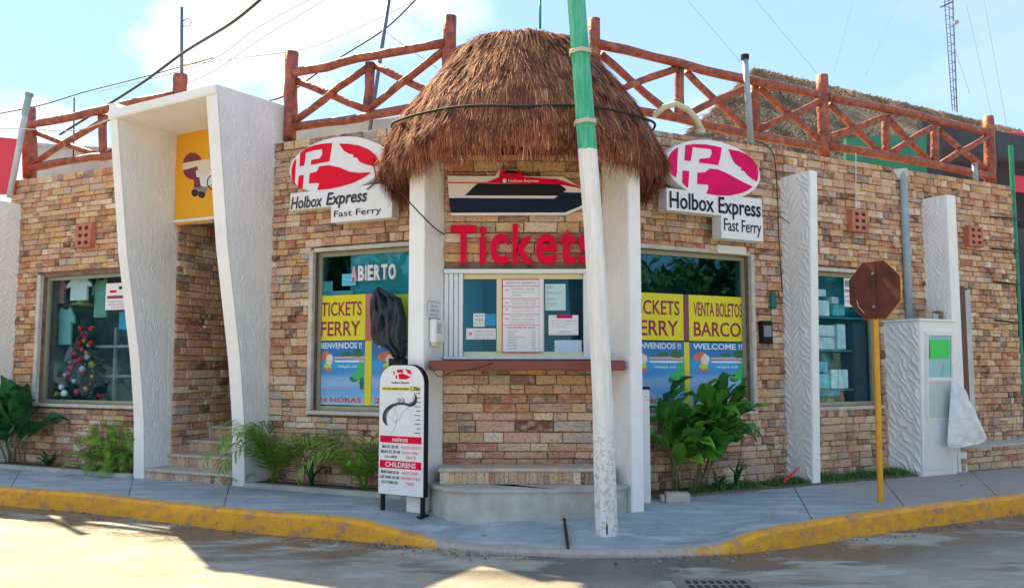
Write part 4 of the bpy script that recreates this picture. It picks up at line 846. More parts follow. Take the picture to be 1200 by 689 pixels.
# ================================================================ SIGNS AND LETTERING
def poly(F, pts, o): return [(F.px(x, y, o)[0], F.px(x, y, o)[2]) for x, y in pts]
def rect(F, x0, y0, x1, y1, o):
    a, b = F.px(x0, (y0 + y1) / 2, o)[0], F.px(x1, (y0 + y1) / 2, o)[0]; xm = (x0 + x1) / 2
    return (a, F.px(xm, y1, o)[2], b, F.px(xm, y0, o)[2])
def txt(s, r, o, m, parent, name='lettering', **kw):
    return part(name, text_mb(s, r, o, **kw), m, parent, fix=False)
def oval_sign(F, o0, o1, oval, rects, reds, redm, texts, label):
    s0, z0 = rects[0][0][0], rects[0][0][1]
    th = thing('oval_lightbox_sign', label, 'sign', F, (oval[0], o0, oval[1] - .4), 'ferry signs either side of the booth')
    part('oval_board', MB().disc(oval, oval[2], o0, o1, 44, oval[3]), M['white'], th, bev=.006)
    part('mounting', MB().box(oval[0] - .3, oval[0] - .24, .0, o0 - .003, oval[1] - .2, oval[1] + .2).box(oval[0] + .24, oval[0] + .30, .0, o0 - .003, oval[1] - .2, oval[1] + .2), M['steelpipe'], th)
    for i, q in enumerate(rects): part('name_board' if i == 0 else 'lower_board', MB().prism(q, o0 - .002 - .003 * i, o1 + .003 + .002 * i), M['white'], th, bev=.004)
    for q in reds: part('emblem_piece', MB().prism(q, o1 - .01, o1 + .010), redm, th)
    for s, r, m, kw in texts: txt(s, r, o1 + .008, m, th, th=.004, **kw)
    return th
# right sign, traced on the plane of its face (zoom crop 716 px = 135 photo px)
k_ = 135 / 716; o1 = .32
def zr_(pts): return poly(R, [(765 + x * k_, 155 + y * k_) for x, y in pts], o1)
redR = [zr_(q) for q in (
    [(155, 95), (120, 120), (98, 155), (88, 195), (95, 235), (118, 265), (142, 282), (148, 250), (150, 180)],
    [(203, 82), (260, 76), (330, 78), (385, 88), (425, 97), (418, 150), (405, 205), (340, 196), (288, 190), (290, 168), (355, 160), (368, 130), (362, 106), (246, 93), (240, 140), (232, 180), (196, 176)],
    [(185, 240), (224, 243), (221, 290), (216, 345), (198, 332), (182, 312)],
    [(278, 254), (325, 250), (352, 228), (400, 232), (445, 250), (500, 280), (560, 312), (620, 340), (590, 362), (545, 380), (480, 394), (400, 394), (332, 382), (345, 350), (345, 328), (275, 322)],
    [(470, 108), (530, 118), (580, 140), (620, 172), (645, 210), (653, 250), (650, 290), (645, 306), (615, 290), (590, 270), (565, 240), (548, 238), (552, 222), (536, 214), (510, 195), (490, 160)])]
ce = R.px(765 + 372 * k_, 155 + 232 * k_, o1); e0, e1 = R.px(765 + 82 * k_, 192, o1), R.px(765 + 668 * k_, 204, o1); et, eb = R.px(765 + 330 * k_, 155 + 45 * k_, o1), R.px(765 + 420 * k_, 155 + 418 * k_, o1)
nbR = zr_([(84, 340), (680, 426), (680, 540), (430, 528), (84, 482)]); lbR = zr_([(424, 500), (682, 520), (682, 664), (424, 634)])
def level(q): # square the corners up: a real board has level edges
    s = [a for a, _ in q]; z = [b for _, b in q]; return s, z
sR = [R.px(781, 230, o1)[0], R.px(893, 250, o1)[0]]; zt = R.px(800, 222.5, o1)[2]; zb = R.px(800, 248, o1)[2]; zc = R.px(868, 281, o1)[2]; sm = R.px(845, 262, o1)[0]
oval_sign(R, .16, o1, ((e0[0] + e1[0]) / 2, (et[2] + eb[2]) / 2, (e1[0] - e0[0]) / 2, (et[2] - eb[2]) / 2),
    [[(sR[0], zb), (sR[1], zb), (sR[1], zt), (sR[0], zt)], [(sm, zc), (sR[1] + .01, zc), (sR[1] + .01, zb + .03), (sm, zb + .03)]], redR, M['magenta'],
    [('Holbox Express', (sR[0] + .04, zb - .035, sR[1] - .03, zt - .035), M['navy'], dict(bold=.012)), ('Fast Ferry', (sm + .04, zc + .045, sR[1] - .03, zb - .03), M['navy'], dict(bold=.0))],
    'oval crimson and white ferry sign right of the thatched roof')
k_ = 130 / 814; o1 = .26
def zl_(pts): return poly(L, [(335 + x * k_, 155 + y * k_) for x, y in pts], o1)
redL = [zl_(q) for q in (
    [(76, 198), (58, 225), (46, 265), (43, 310), (48, 350), (64, 390), (68, 330), (72, 260)],
    [(108, 155), (150, 120), (210, 98), (280, 86), (340, 82), (332, 140), (318, 215), (250, 228), (186, 240), (190, 206), (252, 195), (270, 165), (268, 125), (200, 135), (146, 152), (142, 200), (134, 245), (104, 250)],
    [(98, 322), (132, 316), (122, 415), (90, 412)],
    [(178, 305), (232, 290), (248, 252), (320, 244), (400, 262), (470, 292), (540, 300), (626, 296), (570, 335), (500, 370), (420, 395), (330, 415), (234, 425), (248, 380), (230, 372), (172, 376)],
    [(392, 86), (460, 88), (540, 100), (610, 130), (660, 170), (686, 215), (684, 250), (640, 250), (590, 238), (545, 220), (520, 185), (500, 188), (498, 165), (470, 162), (430, 140)])]
e0, e1 = L.px(339, 200, o1), L.px(451, 185, o1); et, eb = L.px(390, 161.5, o1), L.px(395, 226, o1)
sL = [L.px(340, 240, o1)[0], L.px(459, 230, o1)[0]]; zt = L.px(440, 216, o1)[2]; zb = L.px(370, 244, o1)[2]; zc = L.px(425, 258, o1)[2]; sm = L.px(388, 250, o1)[0]
oval_sign(L, .12, o1, ((e0[0] + e1[0]) / 2, (et[2] + eb[2]) / 2, (e1[0] - e0[0]) / 2, (et[2] - eb[2]) / 2),
    [[(sL[0], zb), (sL[1], zb), (sL[1], zt), (sL[0], zt)], [(sm, zc), (sL[1] + .01, zc), (sL[1] + .01, zb + .03), (sm, zb + .03)]], redL, M['red'],
    [('Holbox', (sL[0] + .02, zb + .01, sL[0] + .50, zt - .055), M['ink'], dict(bold=.01, shear=.2)), ('Express', (sL[0] + .56, zb - .03, sL[0] + 1.16, zt - .045), M['ink'], dict(bold=.018, shear=.2)), ('Fast Ferry', (sm + .05, zc + .04, sL[1] - .14, zb - .06), M['ink'], dict(bold=.0))],
    'oval red and white ferry sign left of the thatched roof')
# Tickets letters
tk = thing('raised_lettering', 'large red raised letters reading Tickets above the ticket window', 'lettering', B, (-.3, .05, 2.6))
LT = [('T', 528, 264, 558, 309), ('i', 561.5, 265, 570, 309), ('c', 574.5, 274, 596, 309.5), ('k', 600.5, 262, 625, 309.5), ('e', 628, 274, 653, 309.5), ('t', 655.5, 268, 675, 309.5), ('s', 678, 274, 697, 309.5)]
for ch, x0, y0, x1, y1 in LT: part('letter', text_mb(ch, rect(B, x0, y0, x1, y1, .1), .045, th=.06, bold=.022, res=5), M['letter_red'], tk)
# ferry shaped sign
fs = thing('ferry_cutout_sign', 'flat ferry boat cut-out sign mounted above the Tickets lettering', 'sign', B, (0, .05, 3.3))
kk = 175 / 965
def zf(pts, o=.12): return poly(B, [(515 + x * kk, 195 + y * kk) for x, y in pts], o)
hull = [(50, 60), (360, 62), (385, 22), (500, 18), (535, 62), (800, 66), (890, 120), (975, 150), (975, 230), (930, 262), (820, 312), (74, 314), (62, 210)]
part('white_board', MB().prism(zf(hull), .05, .11), M['white'], fs, bev=.003)
part('hull_band', MB().prism(zf([(60, 206), (740, 210), (800, 170), (972, 172), (962, 226), (900, 262), (810, 298), (74, 300)]), .105, .122), M['navy'], fs)
part('window_band', MB().prism(zf([(245, 112), (775, 116), (820, 150), (775, 190), (165, 188)]), .105, .120), M['black'], fs)
part('red_band', MB().prism(zf([(300, 108), (385, 72), (392, 28), (430, 26), (520, 28), (545, 70), (760, 84), (890, 128), (972, 152), (972, 166), (900, 140), (770, 116)]), .105, .124), M['letter_red'], fs)
part('red_line', MB().prism(zf([(56, 104), (310, 106), (310, 110), (56, 109)]), .108, .121), M['letter_red'], fs)
part('bridge_window', MB().prism(zf([(420, 46), (432, 28), (490, 28), (512, 50)]), .12, .128), M['black'], fs)
txt('Holbox Express', rect(B, 515 + 445 * kk, 195 + 86 * kk, 515 + 640 * kk, 195 + 106 * kk, .13), .125, M['white'], fs, th=.004, bold=.02)
part('roundel', MB().disc(B.px(515 + 420 * kk, 195 + 94 * kk, .13)[::2], .022, .12, .128, 16), M['white'], fs)
# ================================================================ BOOTH WINDOW
tw = thing('ticket_window', 'white framed sliding ticket window with notices behind the glass', 'window', B, (0, .0, 1.7))
X0, X1 = B.px(520, 370)[0] + .003, B.px(689, 370)[0]; zA, zB = B.px(600, 421)[2], B.px(600, 316)[2]; a0 = B.px(543, 370)[0]; a1 = B.px(683.5, 370)[0]; y0_, y1_ = B.px(600, 417.5)[2], B.px(600, 321)[2]
part('head_frame', MB().box(X0, X1 + .1, -.02, .07, y1_, zB), M['alu_white'], tw, bev=.006); part('bottom_track', MB().box(X0, X1 + .1, -.02, .08, zA, y0_), M['alu_white'], tw, bev=.006)
mb = MB(); w_ = (a0 - X0) / 4
for i in range(4): mb.box(X0 + i * w_ + .004, X0 + (i + 1) * w_ - .003, -.02, .03 + .012 * (i % 2), y0_ + .002, y1_ - .002)
part('jamb_slats', mb, M['alu_white'], tw, bev=.004); part('jamb', MB().box(a1, X1 + .1, -.02, .05, y0_ + .002, y1_ - .002), M['alu_white'], tw)
def bx(x): return B.px(x, 370)[0]
fr_z = (B.px(600, 415)[2], B.px(600, 324)[2])
part('sash', MB().box(a0 + .002, a1 - .002, -.03, -.005, y0_ + .002, y0_ + .05).box(a0 + .002, a1 - .002, -.03, -.005, y1_ - .055, y1_ - .002), M['yellow_frame'], tw)
part('sash', MB().box(bx(582), bx(588), -.028, .012, y0_ + .052, y1_ - .057).box(bx(634), bx(637.5), -.028, .012, y0_ + .052, y1_ - .057), M['yellow_frame'], tw)
part('sash', MB().box(bx(632), bx(636), -.0, .022, y0_ + .052, y1_ - .05), M['alu_white'], tw)
part('pane', MB().box(a0 + .003, a1 - .003, -.045, -.038, y0_ + .003, y1_ - .003), M['glass_booth'], tw)
def paper(name, F, r, o, m, label, cat, lines=(), group=None, th=.003):
    t = thing(name, label, cat, F, ((r[0] + r[2]) / 2, o, r[1]), group)
    part('sheet', MB().box(r[0], r[2], o, o + th, r[1], r[3]), m, t); H = r[3] - r[1]; Wd = r[2] - r[0]
    for it in lines:
        kind, u0, v0, u1, v1, mm = it[:6]; q = (r[0] + u0 * Wd, r[3] - v1 * H, r[0] + u1 * Wd, r[3] - v0 * H)
        if kind == 'bar': part('printed_bar', MB().box(q[0], q[2], o + th - .001, o + th + .0012, q[1], q[3]), mm, t)
        else: txt(kind, q, o + th, mm, t, th=.0012, res=2, **(it[6] if len(it) > 6 else {}))
    return t
G = M['greyink']; MR = M['magenta']
PL_ = [('bar', .0, .0, 1, .012, MR), ('bar', 0, .985, 1, 1, MR), ('bar', 0, .012, .015, .985, MR), ('bar', .985, .012, 1, .985, MR)]
for v in (.09, .26, .37, .475, .62): PL_.append(('bar', .015, v, .985, v + .008, MR))
PL_ += [('INFORMACION  INFORMATION', .1, .035, .9, .07, G), ('TICKETS   SALES', .24, .12, .86, .15, G), ('VENTA DE BOLETOS', .24, .17, .86, .19, G), ('HORARIO', .24, .21, .5, .23, G),
        ('SALIDAS  DEPARTURES', .24, .285, .9, .31, G), ('CADA HORA  EVERY HOUR', .24, .325, .9, .35, G), ('CHIQUILA  HOLBOX', .24, .39, .86, .41, G), ('HOLBOX  CHIQUILA', .24, .43, .86, .45, G), ('ADULTOS   ADULTS', .24, .50, .86, .52, G), ('NINOS  CHILDREN', .24, .54, .86, .56, G), ('MENORES GRATIS', .24, .58, .86, .60, G),
        ('LISTA DE PRECIOS  RATES', .12, .645, .88, .675, M['ink'])]
for i, (a, b) in enumerate((('ADULTO', '220'), ('NINO', '160'), ('RESIDENTE', '150'), ('ADULT', '220'), ('CHILD', '160'), ('GRUPO', '200'), ('LOCAL', '100'))):
    PL_ += [(a, .14, .70 + i * .038, .14 + .05 * len(a), .722 + i * .038, G), (b, .78, .70 + i * .038, .88, .722 + i * .038, G)]
for v in (.14, .31, .40, .53): PL_.append(('bar', .09, v, .16, v + .02, M['pink']))
paper('price_board', B, rect(B, 588.5, 327, 632.5, 413.5, .02), .006, M['paper'], 'tall white price list with red rules in the middle of the ticket window', 'notice', PL_)
paper('notice', B, rect(B, 546, 384.5, 581, 397.5, .0), -.034, M['paper'], 'wide low white notice at the lower left of the ticket window', 'notice', [('HORARIO DE ATENCION', .28, .2, .95, .36, G), ('SERVICE HOURS', .28, .5, .9, .64, G), ('7:00 - 21:00', .28, .76, .8, .9, G), ('bar', .1, .35, .2, .65, M['pink'])])
paper('sticker', B, rect(B, 554.5, 367, 568, 382.5, 0), -.034, M['paper'], 'small blue and white card above the wide low notice', 'sticker', [('bar', 0, .62, 1, .9, mat('pale_green_print', (.55, .72, .50), .6)), ('AQUI', .1, .1, .9, .3, mat('blue_print', (.02, .16, .55), .5)), ('VISA', .1, .38, .9, .6, mat('blue_print', (.02, .16, .55), .5))])
paper('sticker', B, rect(B, 568.6, 367.5, 581, 382, 0), -.034, mat('blue_card', (.01, .26, .52), .5), 'plain blue card beside the blue and white card', 'sticker', [])
paper('notice', B, rect(B, 639, 332.5, 663, 363.5, 0), -.034, mat('pale_sheet', (.50, .70, .70), .6), 'faded pale green sheet at the upper right of the ticket window', 'notice', [('AVISO', .08, .10, .4, .16, G), ('HORARIO DE SALIDA', .08, .30, .8, .36, G), ('CHIQUILA', .08, .55, .5, .61, G), ('HOLBOX', .08, .72, .6, .78, G)])
paper('notice', B, rect(B, 643, 369, 678, 392.5, 0), -.030, M['paper'], 'white notice with a crimson heading at the right of the ticket window', 'notice', [('bar', .27, .0, .8, .16, MR), ('IMPORTANTE', .31, .04, .76, .12, M['white']), ('bar', .04, .06, .26, .075, G), ('bar', .04, .93, .96, .945, MR), ('NO HAY CAMBIOS NI', .1, .26, .9, .33, G), ('DEVOLUCIONES', .1, .40, .7, .47, G), ('NO REFUNDS', .1, .54, .6, .60, G), ('GRACIAS', .35, .80, .75, .87, G)])
paper('notice', B, rect(B, 650, 398.5, 682, 413.5, 0), -.034, mat('pale_blue_sheet', (.52, .66, .82), .6), 'plain pale blue sheet at the lower right of the ticket window', 'notice', [])
# dark curtain and the yellow counter edge inside
single('curtain', MB().box(bx(662), .80, -.16, -.14, 1.5, 2.8), mat('charcoal_curtain', (.03, .035, .05), .8), 'charcoal curtain inside the right side of the ticket window', 'curtain', B)
cm = mat('cream_blind', (.75, .60, .30), .6)
# ================================================================ WINDOW POSTERS
def grad_mat(name, z0, z1, cols):
    """printed picture: bands of colour up the sheet, broken by noise"""
    m = bpy.data.materials.new(name); m.use_nodes = True; t = m.node_tree; k = t.links; p = t.nodes['Principled BSDF']; p.inputs['Roughness'].default_value = .45
    g = node(t, 'ShaderNodeNewGeometry'); sp = node(t, 'ShaderNodeSeparateXYZ'); k.new(g.outputs['Position'], sp.inputs[0]); z = node(t, 'ShaderNodeTexNoise'); z.inputs['Scale'].default_value = 5; z.inputs['Detail'].default_value = 6; k.new(g.outputs['Position'], z.inputs[0])
    a = node(t, 'ShaderNodeMath', operation='MULTIPLY_ADD'); k.new(z.outputs[0], a.inputs[0]); a.inputs[1].default_value = .12; k.new(sp.outputs[2], a.inputs[2])
    r = node(t, 'ShaderNodeMapRange'); r.inputs[1].default_value = z0 + .06; r.inputs[2].default_value = z1 + .06; k.new(a.outputs[0], r.inputs[0]); cr = node(t, 'ShaderNodeValToRGB'); e = cr.color_ramp.elements
    e[0].color = (*cols[0], 1); e[1].color = (*cols[-1], 1)
    for i in range(1, len(cols) - 1): x = e.new(i / (len(cols) - 1)); x.color = (*cols[i], 1)
    k.new(r.outputs[0], cr.inputs[0]); k.new(cr.outputs[0], p.inputs['Base Color']); return m
M['beach'] = grad_mat('beach_print', 1.1, 1.75, [(.42, .62, .78), (.22, .50, .78), (.10, .42, .78), (.30, .50, .80), (.03, .28, .66), (.02, .36, .70), (.012, .17, .48)])
grn = mat('green_print', (.03, .50, .14), .5); grn2 = mat('dark_green_print', (.01, .16, .06), .5); sandc = mat('sand_print', (.62, .40, .34), .5); straw_p = mat('hat_print', (.62, .16, .10), .5); skin_p = mat('figure_print', (.78, .66, .52), .5); palep = mat('pale_lettering', (.70, .80, .88), .5); lilac = mat('lilac_lettering', (.42, .42, .66), .5); ylw2 = mat('lime_print', (.50, .66, .05), .5)
def poster(F, r, o, label, heading, tail, side=1):
    t = thing('beach_poster', label, 'poster', F, ((r[0] + r[2]) / 2, o, r[1])); W_, H = r[2] - r[0], r[3] - r[1]
    part('sheet', MB().box(r[0], r[2], o, o + .003, r[1], r[3]), M['beach'], t)
    def q(u0, v0, u1, v1): return (r[0] + u0 * W_, r[3] - v1 * H, r[0] + u1 * W_, r[3] - v0 * H)
    def bl(pts, m, e=.0042, name='printed_shape'): part(name, MB().prism([(r[0] + u * W_, r[3] - v * H) for u, v in pts], o + .002, o + e), m, t)
    rs = random.Random(int(r[0] * 100))
    def blob(u, v, ru, rv, m, e=.0042, n=14, j=.2): bl([(min(1, max(0, u + ru * math.cos(6.283 * i / n) * rs.uniform(1 - j, 1 + j))), min(1, max(0, v + rv * math.sin(6.283 * i / n) * rs.uniform(1 - j, 1 + j)))) for i in range(n)], m, e)
    bl([(.38, .245), (1, .235), (1, .285), (.36, .275)], sandc); blob(.62, .20, .10, .035, grn2); blob(.86, .19, .10, .07, grn2); bl([(.36, .30), (.98, .30), (.98, .335), (.40, .33)], palep)
    blob(.93, .46, .065, .16, grn); blob(.86, .54, .12, .07, grn, .0048); blob(.95, .66, .05, .10, grn2, .0050); blob(.78, .60, .08, .05, grn2, .0046)
    blob(.20, .24, .12, .085, straw_p); blob(.27, .28, .075, .085, skin_p, .0052); blob(.31, .26, .03, .035, palep, .0058); blob(.24, .39, .075, .06, ylw2, .0050); blob(.19, .44, .04, .03, straw_p, .0056); blob(.28, .45, .04, .03, straw_p, .0056)
    txt(heading, q(.06, .02, .94, .115), o + .003, palep, t, th=.003, bold=.02)
    txt('VIAJES DE', q(.45, .385, .85, .425), o + .003, palep, t, th=.003, bold=.02)
    for s_, u0, v0, u1, v1 in (('TODOS LOS DIAS', .05, .60, .62, .65), ('SERVICIO DE FERRY', .05, .71, .78, .76), ('CHIQUILA - HOLBOX', .12, .80, .85, .85)): txt(s_, q(u0, v0, u1, v1), o + .003, lilac, t, th=.003, bold=.01)
    if tail: txt(tail, q(.04, .885, .94, .965), o + .003, M['orangeink'], t, th=.003, bold=.03)
    return t
def panel(F, r, o, label, l1, l2, ink=None):
    t = thing('yellow_sign', label, 'sign', F, ((r[0] + r[2]) / 2, o, r[1])); W_, H = r[2] - r[0], r[3] - r[1]
    part('sheet', MB().box(r[0], r[2], o, o + .003, r[1], r[3]), M['yellow'], t); ink = ink or M['maroon']
    txt(l1, (r[0] + .08 * W_, r[3] - .46 * H, r[0] + .93 * W_, r[3] - .15 * H), o + .003, ink, t, th=.003, bold=.012); txt(l2, (r[0] + .08 * W_, r[3] - .90 * H, r[0] + .90 * W_, r[3] - .58 * H), o + .003, ink, t, th=.003, bold=.012)
    return t
PO = -.083
zs = [L.px(395, y, PO)[2] for y in (346, 399, 400, 474)]; sl = [L.px(x, 420, PO)[0] for x in (371.5, 427.5, 436, 478)]
panel(L, (sl[0], zs[1], sl[1], zs[0]), PO, 'yellow Tickets Ferry panel in the window left of the booth', 'TICKETS', 'FERRY')
poster(L, (sl[0], zs[3], sl[1], zs[2]), PO, 'beach poster ending in 24 HORAS under the left Tickets Ferry panel', 'BIENVENIDOS !!', '24 HORAS')
single('yellow_strip', MB().box(sl[1] + .003, sl[2] - .003, PO, PO + .004, zs[3], zs[2]), M['yellow'], 'narrow yellow strip right of the 24 HORAS poster', 'window film', L)
single('pink_strip', MB().box(sl[1] + .003, sl[2] - .003, PO, PO + .004, zs[2] + .003, zs[0]), mat('salmon_film', (.52, .16, .15), .5), 'narrow salmon strip right of the left Tickets Ferry panel', 'window film', L)
poster(L, (sl[2] + .002, zs[3], 2.34, zs[2]), PO, 'beach poster half hidden behind the black bag and height chart', 'WELCOME !!', '24 HOURS')
single('yellow_film', MB().box(sl[2] + .002, 2.34, PO, PO + .004, zs[2] + .003, zs[0] - .02), mat('lime_film', (.40, .55, .02), .5), 'lime window film behind the black bag', 'window film', L)
single('curtain', MB().box(L.px(411, 320, -.13)[0], 2.45, -.15, -.13, 1.0, 3.1), M['teal'], 'pale teal curtain behind the ABIERTO letters', 'curtain', L)
ab = thing('abierto_lettering', 'pale pink rimmed ABIERTO letters high in the left window', 'lettering', L, (1.3, -.07, 2.6)); rr1 = rect(L, 411, 310.5, 465, 328.5, -.06)
for i, ch in enumerate('ABIERTO'):
    wds = [1.05, 1, .35, .9, 1, 1, 1.15]; tot = sum(wds); a = sum(wds[:i]) / tot; b = a + wds[i] / tot; q = (rr1[0] + (rr1[2] - rr1[0]) * a + .008, rr1[1], rr1[0] + (rr1[2] - rr1[0]) * b - .012, rr1[3])
    part('letter', text_mb(ch, q, -.078, th=.03, bold=.03), mat('letter_pink', (.68, .40, .46), .5) if i == 0 else M['paper'], ab)
for (x0, y0, x1, y1, m, lab) in ((374, 330, 390, 345, 'paper', 'small white slip above the left Tickets Ferry panel'), (402, 321, 418, 335, 'card', 'small blue card beside the ABIERTO letters'), (376, 341, 414, 345.6, 'paper', 'white strip along the top of the left Tickets Ferry panel')):
    paper('slip', L, rect(L, x0, y0, x1, y1, -.1), -.10 if m != 'card' else -.082, M['paper'] if m == 'paper' else mat('cyan_card', (.10, .50, .72), .5), lab, 'slip of paper')
zs = [R.px(820, y, PO)[2] for y in (346, 399.5, 401, 474)]
sr = [R.px(x, 420, PO)[0] for x in (745, 801.5, 808, 875)]
panel(R, (sr[0] - .12, zs[1], sr[1], zs[0]), PO, 'yellow Tickets Ferry panel beside the right booth pillar', 'TICKETS', 'FERRY')
panel(R, (sr[2], zs[1], sr[3], zs[0]), PO, 'yellow Venta Boletos Barco panel in the right window', 'VENTA BOLETOS', 'BARCO')
single('maroon_strip', MB().box(sr[1] + .003, sr[2] - .003, PO, PO + .004, zs[1], zs[0]), mat('plum_film', (.22, .05, .10), .5), 'narrow plum strip between the two yellow panels', 'window film', R)
single('yellow_strip', MB().box(sr[1] + .003, sr[2] - .003, PO, PO + .004, zs[3], zs[2]), M['yellow'], 'narrow yellow strip between the two right hand beach posters', 'window film', R)
poster(R, (sr[0] - .12, zs[3], sr[1], zs[2]), PO, 'beach poster headed BIENVENIDOS beside the right booth pillar', 'BIENVENIDOS !!', '24 HORAS')
poster(R, (sr[2], zs[3], sr[3] - .02, zs[2]), PO, 'beach poster headed WELCOME above the broad leaved plant', 'WELCOME !!', '24 HOURS')
paper('plaque', R, rect(R, 837, 289, 870, 298, .03), .045, M['white'], 'blank white plaque fixed above the right hand poster window', 'plaque', th=.05)
# notice on the shop window at the left
paper('opening_notice', L, rect(L, 120.5, 331, 147, 363, .0), -.05, M['paper'], 'white notice with a maroon bar on the far left shop window', 'notice', [('bar', .08, .47, .95, .58, mat('maroon_bar', (.30, .01, .08), .5)), ('bar', .18, .27, .48, .36, M['letter_red']), ('bar', .58, .14, .9, .25, M['ink']), ('bar', .0, .0, 1, .015, MR), ('bar', 0, .985, 1, 1, MR), ('HORARIO DE SERVICIO', .1, .66, .92, .72, G), ('SERVICE SCHEDULE', .14, .76, .92, .82, G), ('TODO EL DIA', .25, .86, .8, .92, G)])
paper('notice', R, rect(R, 990.5, 326, 999, 359.5, -.03), -.05, M['paper'], 'narrow white notice beside the octagonal sign on the right shop window', 'notice', [('bar', .1, .08, .9, .3, G), ('bar', .1, .40, .9, .48, M['orangeink']), ('AVISO', .1, .6, .9, .68, G), ('HORAS', .1, .76, .9, .84, G)])
# pillar notice and dispenser
nf = Frame(Vector((-.905, 8.785, 0)), rad(-25.3 + 90))     # inner face of the left booth pillar
paper('notice', nf, (.05, nf.px(508, 374, .01)[2], .30, nf.px(508, 353, .01)[2]), .012, M['paper'], 'small white notice above the soap dispenser on the booth pillar', 'notice', [('bar', .0, .02, 1, .06, G), ('bar', 0, .92, 1, .98, G), ('USO DE', .25, .2, .75, .36, G), ('CUBREBOCAS', .1, .45, .9, .6, G), ('OBLIGATORIO', .1, .68, .9, .83, G)])
dz = nf.px(508, 402, .05)[2]
dp = thing('soap_dispenser', 'white wall dispenser with grey window on the booth pillar', 'dispenser', nf, (.17, .01, dz))
part('body', MB().box(.08, .27, .011, .09, dz, dz + .25), M['white'], dp, bev=.012); part('gauge', MB().box(.10, .20, .088, .094, dz + .10, dz + .21), mat('grey_gauge', (.45, .52, .54), .3), dp); part('spout', MB().box(.11, .22, .02, .08, dz - .03, dz - .002), M['yellow_frame'], dp)
# amber panel over the entrance
ap = thing('amber_panel', 'amber panel with a cartoon ticket seller above the entrance', 'sign', L, (-1.1, .02, opt + .04)); ra = rect(L, 209, 151, 262, 262, .03)
part('panel', MB().prism(poly(L, [(205, 153), (262, 143), (262, 256), (205, 264)], .07), .005, .07), M['amber'], ap)
part('trim', MB().box(-1.86, -.36, .005, .085, opt + .01, opt + .045).box(-1.86, -.36, .005, .08, L.px(230, 149, .03)[2], L.px(230, 147, .03)[2]), M['white'], ap)
def ab_(pts, m, e): part('printed_shape', MB().prism(poly(L, pts, .07), .068, e + .04), m, ap)
def el(cx, cy, rx, ry, n=14): return [(cx + rx * math.cos(6.283 * i / n), cy + ry * math.sin(6.283 * i / n)) for i in range(n)]
mrn = mat('hat_maroon_print', (.22, .03, .05), .5)
ab_(el(226, 195, 12, 16), mrn, .036); ab_([(214, 192), (246, 186), (247, 191), (215, 200)], skin_p, .041); ab_(el(240, 196, 8, 9), skin_p, .040); ab_([(230, 200), (248, 200), (250, 216), (232, 222)], M['paper'], .038); ab_([(228, 208), (234, 208), (236, 220), (228, 220)], mrn, .043)
ab_(el(228.5, 226, 4, 4.5), M['ink'], .036); ab_(el(236.5, 228, 4, 4.5), M['ink'], .036); ab_([(229, 216), (243, 220), (241, 226), (228, 222)], M['greyink'], .040)
rg2 = [(249 + 6.0 * math.cos(6.283 * i / 20), 214 + 8.0 * math.sin(6.283 * i / 20)) for i in range(21)]; part('ring', MB().tube([L.px(x, y, .078) for x, y in rg2], .008, 6, cap=False), M['ink'], ap)
# ================================================================ LEANING POLE
pb = gnd(710.5, 622, .08); YP = pb.y; pzb = pavez(pb.x, pb.y) - .02
pole = thing('utility_pole', 'leaning wooden pole painted white below and green above in front of the booth', 'pole', W, (pb.x, -pb.y, pzb))
pp = [(710.5, 624), (708.5, 560), (706, 470), (702, 380), (695.5, 270), (687.5, 167), (681, 80), (675, 0), (667, -110), (660, -200)]
P_ = [W.px(x, y, -(YP - .30 * (622 - max(y, 0)) / 622)) for x, y in pp]; P_[0] = (P_[0][0], P_[0][1], pzb)
part('shaft', MB().tube(P_, [.104, .104, .097, .094, .092, .091, .088, .086, .084, .082], 9, wob=.03), M['pole'], pole)
for y in (62, 144):
    xc = np.interp(-y, [-167, -80, 0], [687.5, 681, 675]) if False else (679.8 if y == 62 else 685.8); q = W.px(xc, y, -(YP - .30 * (622 - y) / 622)); th_ = []
    for i in range(25): a = 6.283 * i / 24; th_.append((q[0] + .098 * math.cos(a), q[1] + .098 * math.sin(a), q[2] + .006 * math.cos(a) + .004 * math.sin(5 * a)))
    for dz_ in (-.012, .0, .012): part('binding', MB().tube([(a, b, c + dz_) for a, b, c in th_], .009, 6, cap=False), M['twine'], pole)
part('crack', MB().box(P_[0][0] - .012, P_[0][0] + .002, -YP + .101, -YP + .108, pzb + .02, pzb + .24), M['hole'], pole)
# short white post
q0 = gnd(755.5, 588, .15); wpst = thing('marker_post', 'short square white post beside the right booth pillar', 'post', W, (q0.x, -q0.y, .1)); zt_ = W.px(755, 453, -q0.y)[2]
part('shaft', MB().box(q0.x - .062, q0.x + .058, -q0.y - .06, -q0.y + .06, .1, zt_ - .03), M['white'], wpst, bev=.008); part('cap', MB().box(q0.x - .066, q0.x + .062, -q0.y - .064, -q0.y + .064, zt_ - .029, zt_), M['black'], wpst)
for i, (dx_, dz_) in enumerate(((-.03, .12), (.02, .11), (.04, .14), (-.045, .16))): part('bolt', MB().disc((q0.x + dx_, zt_ - dz_), .006, -q0.y + .06, -q0.y + .066, 8), M['black'], wpst)
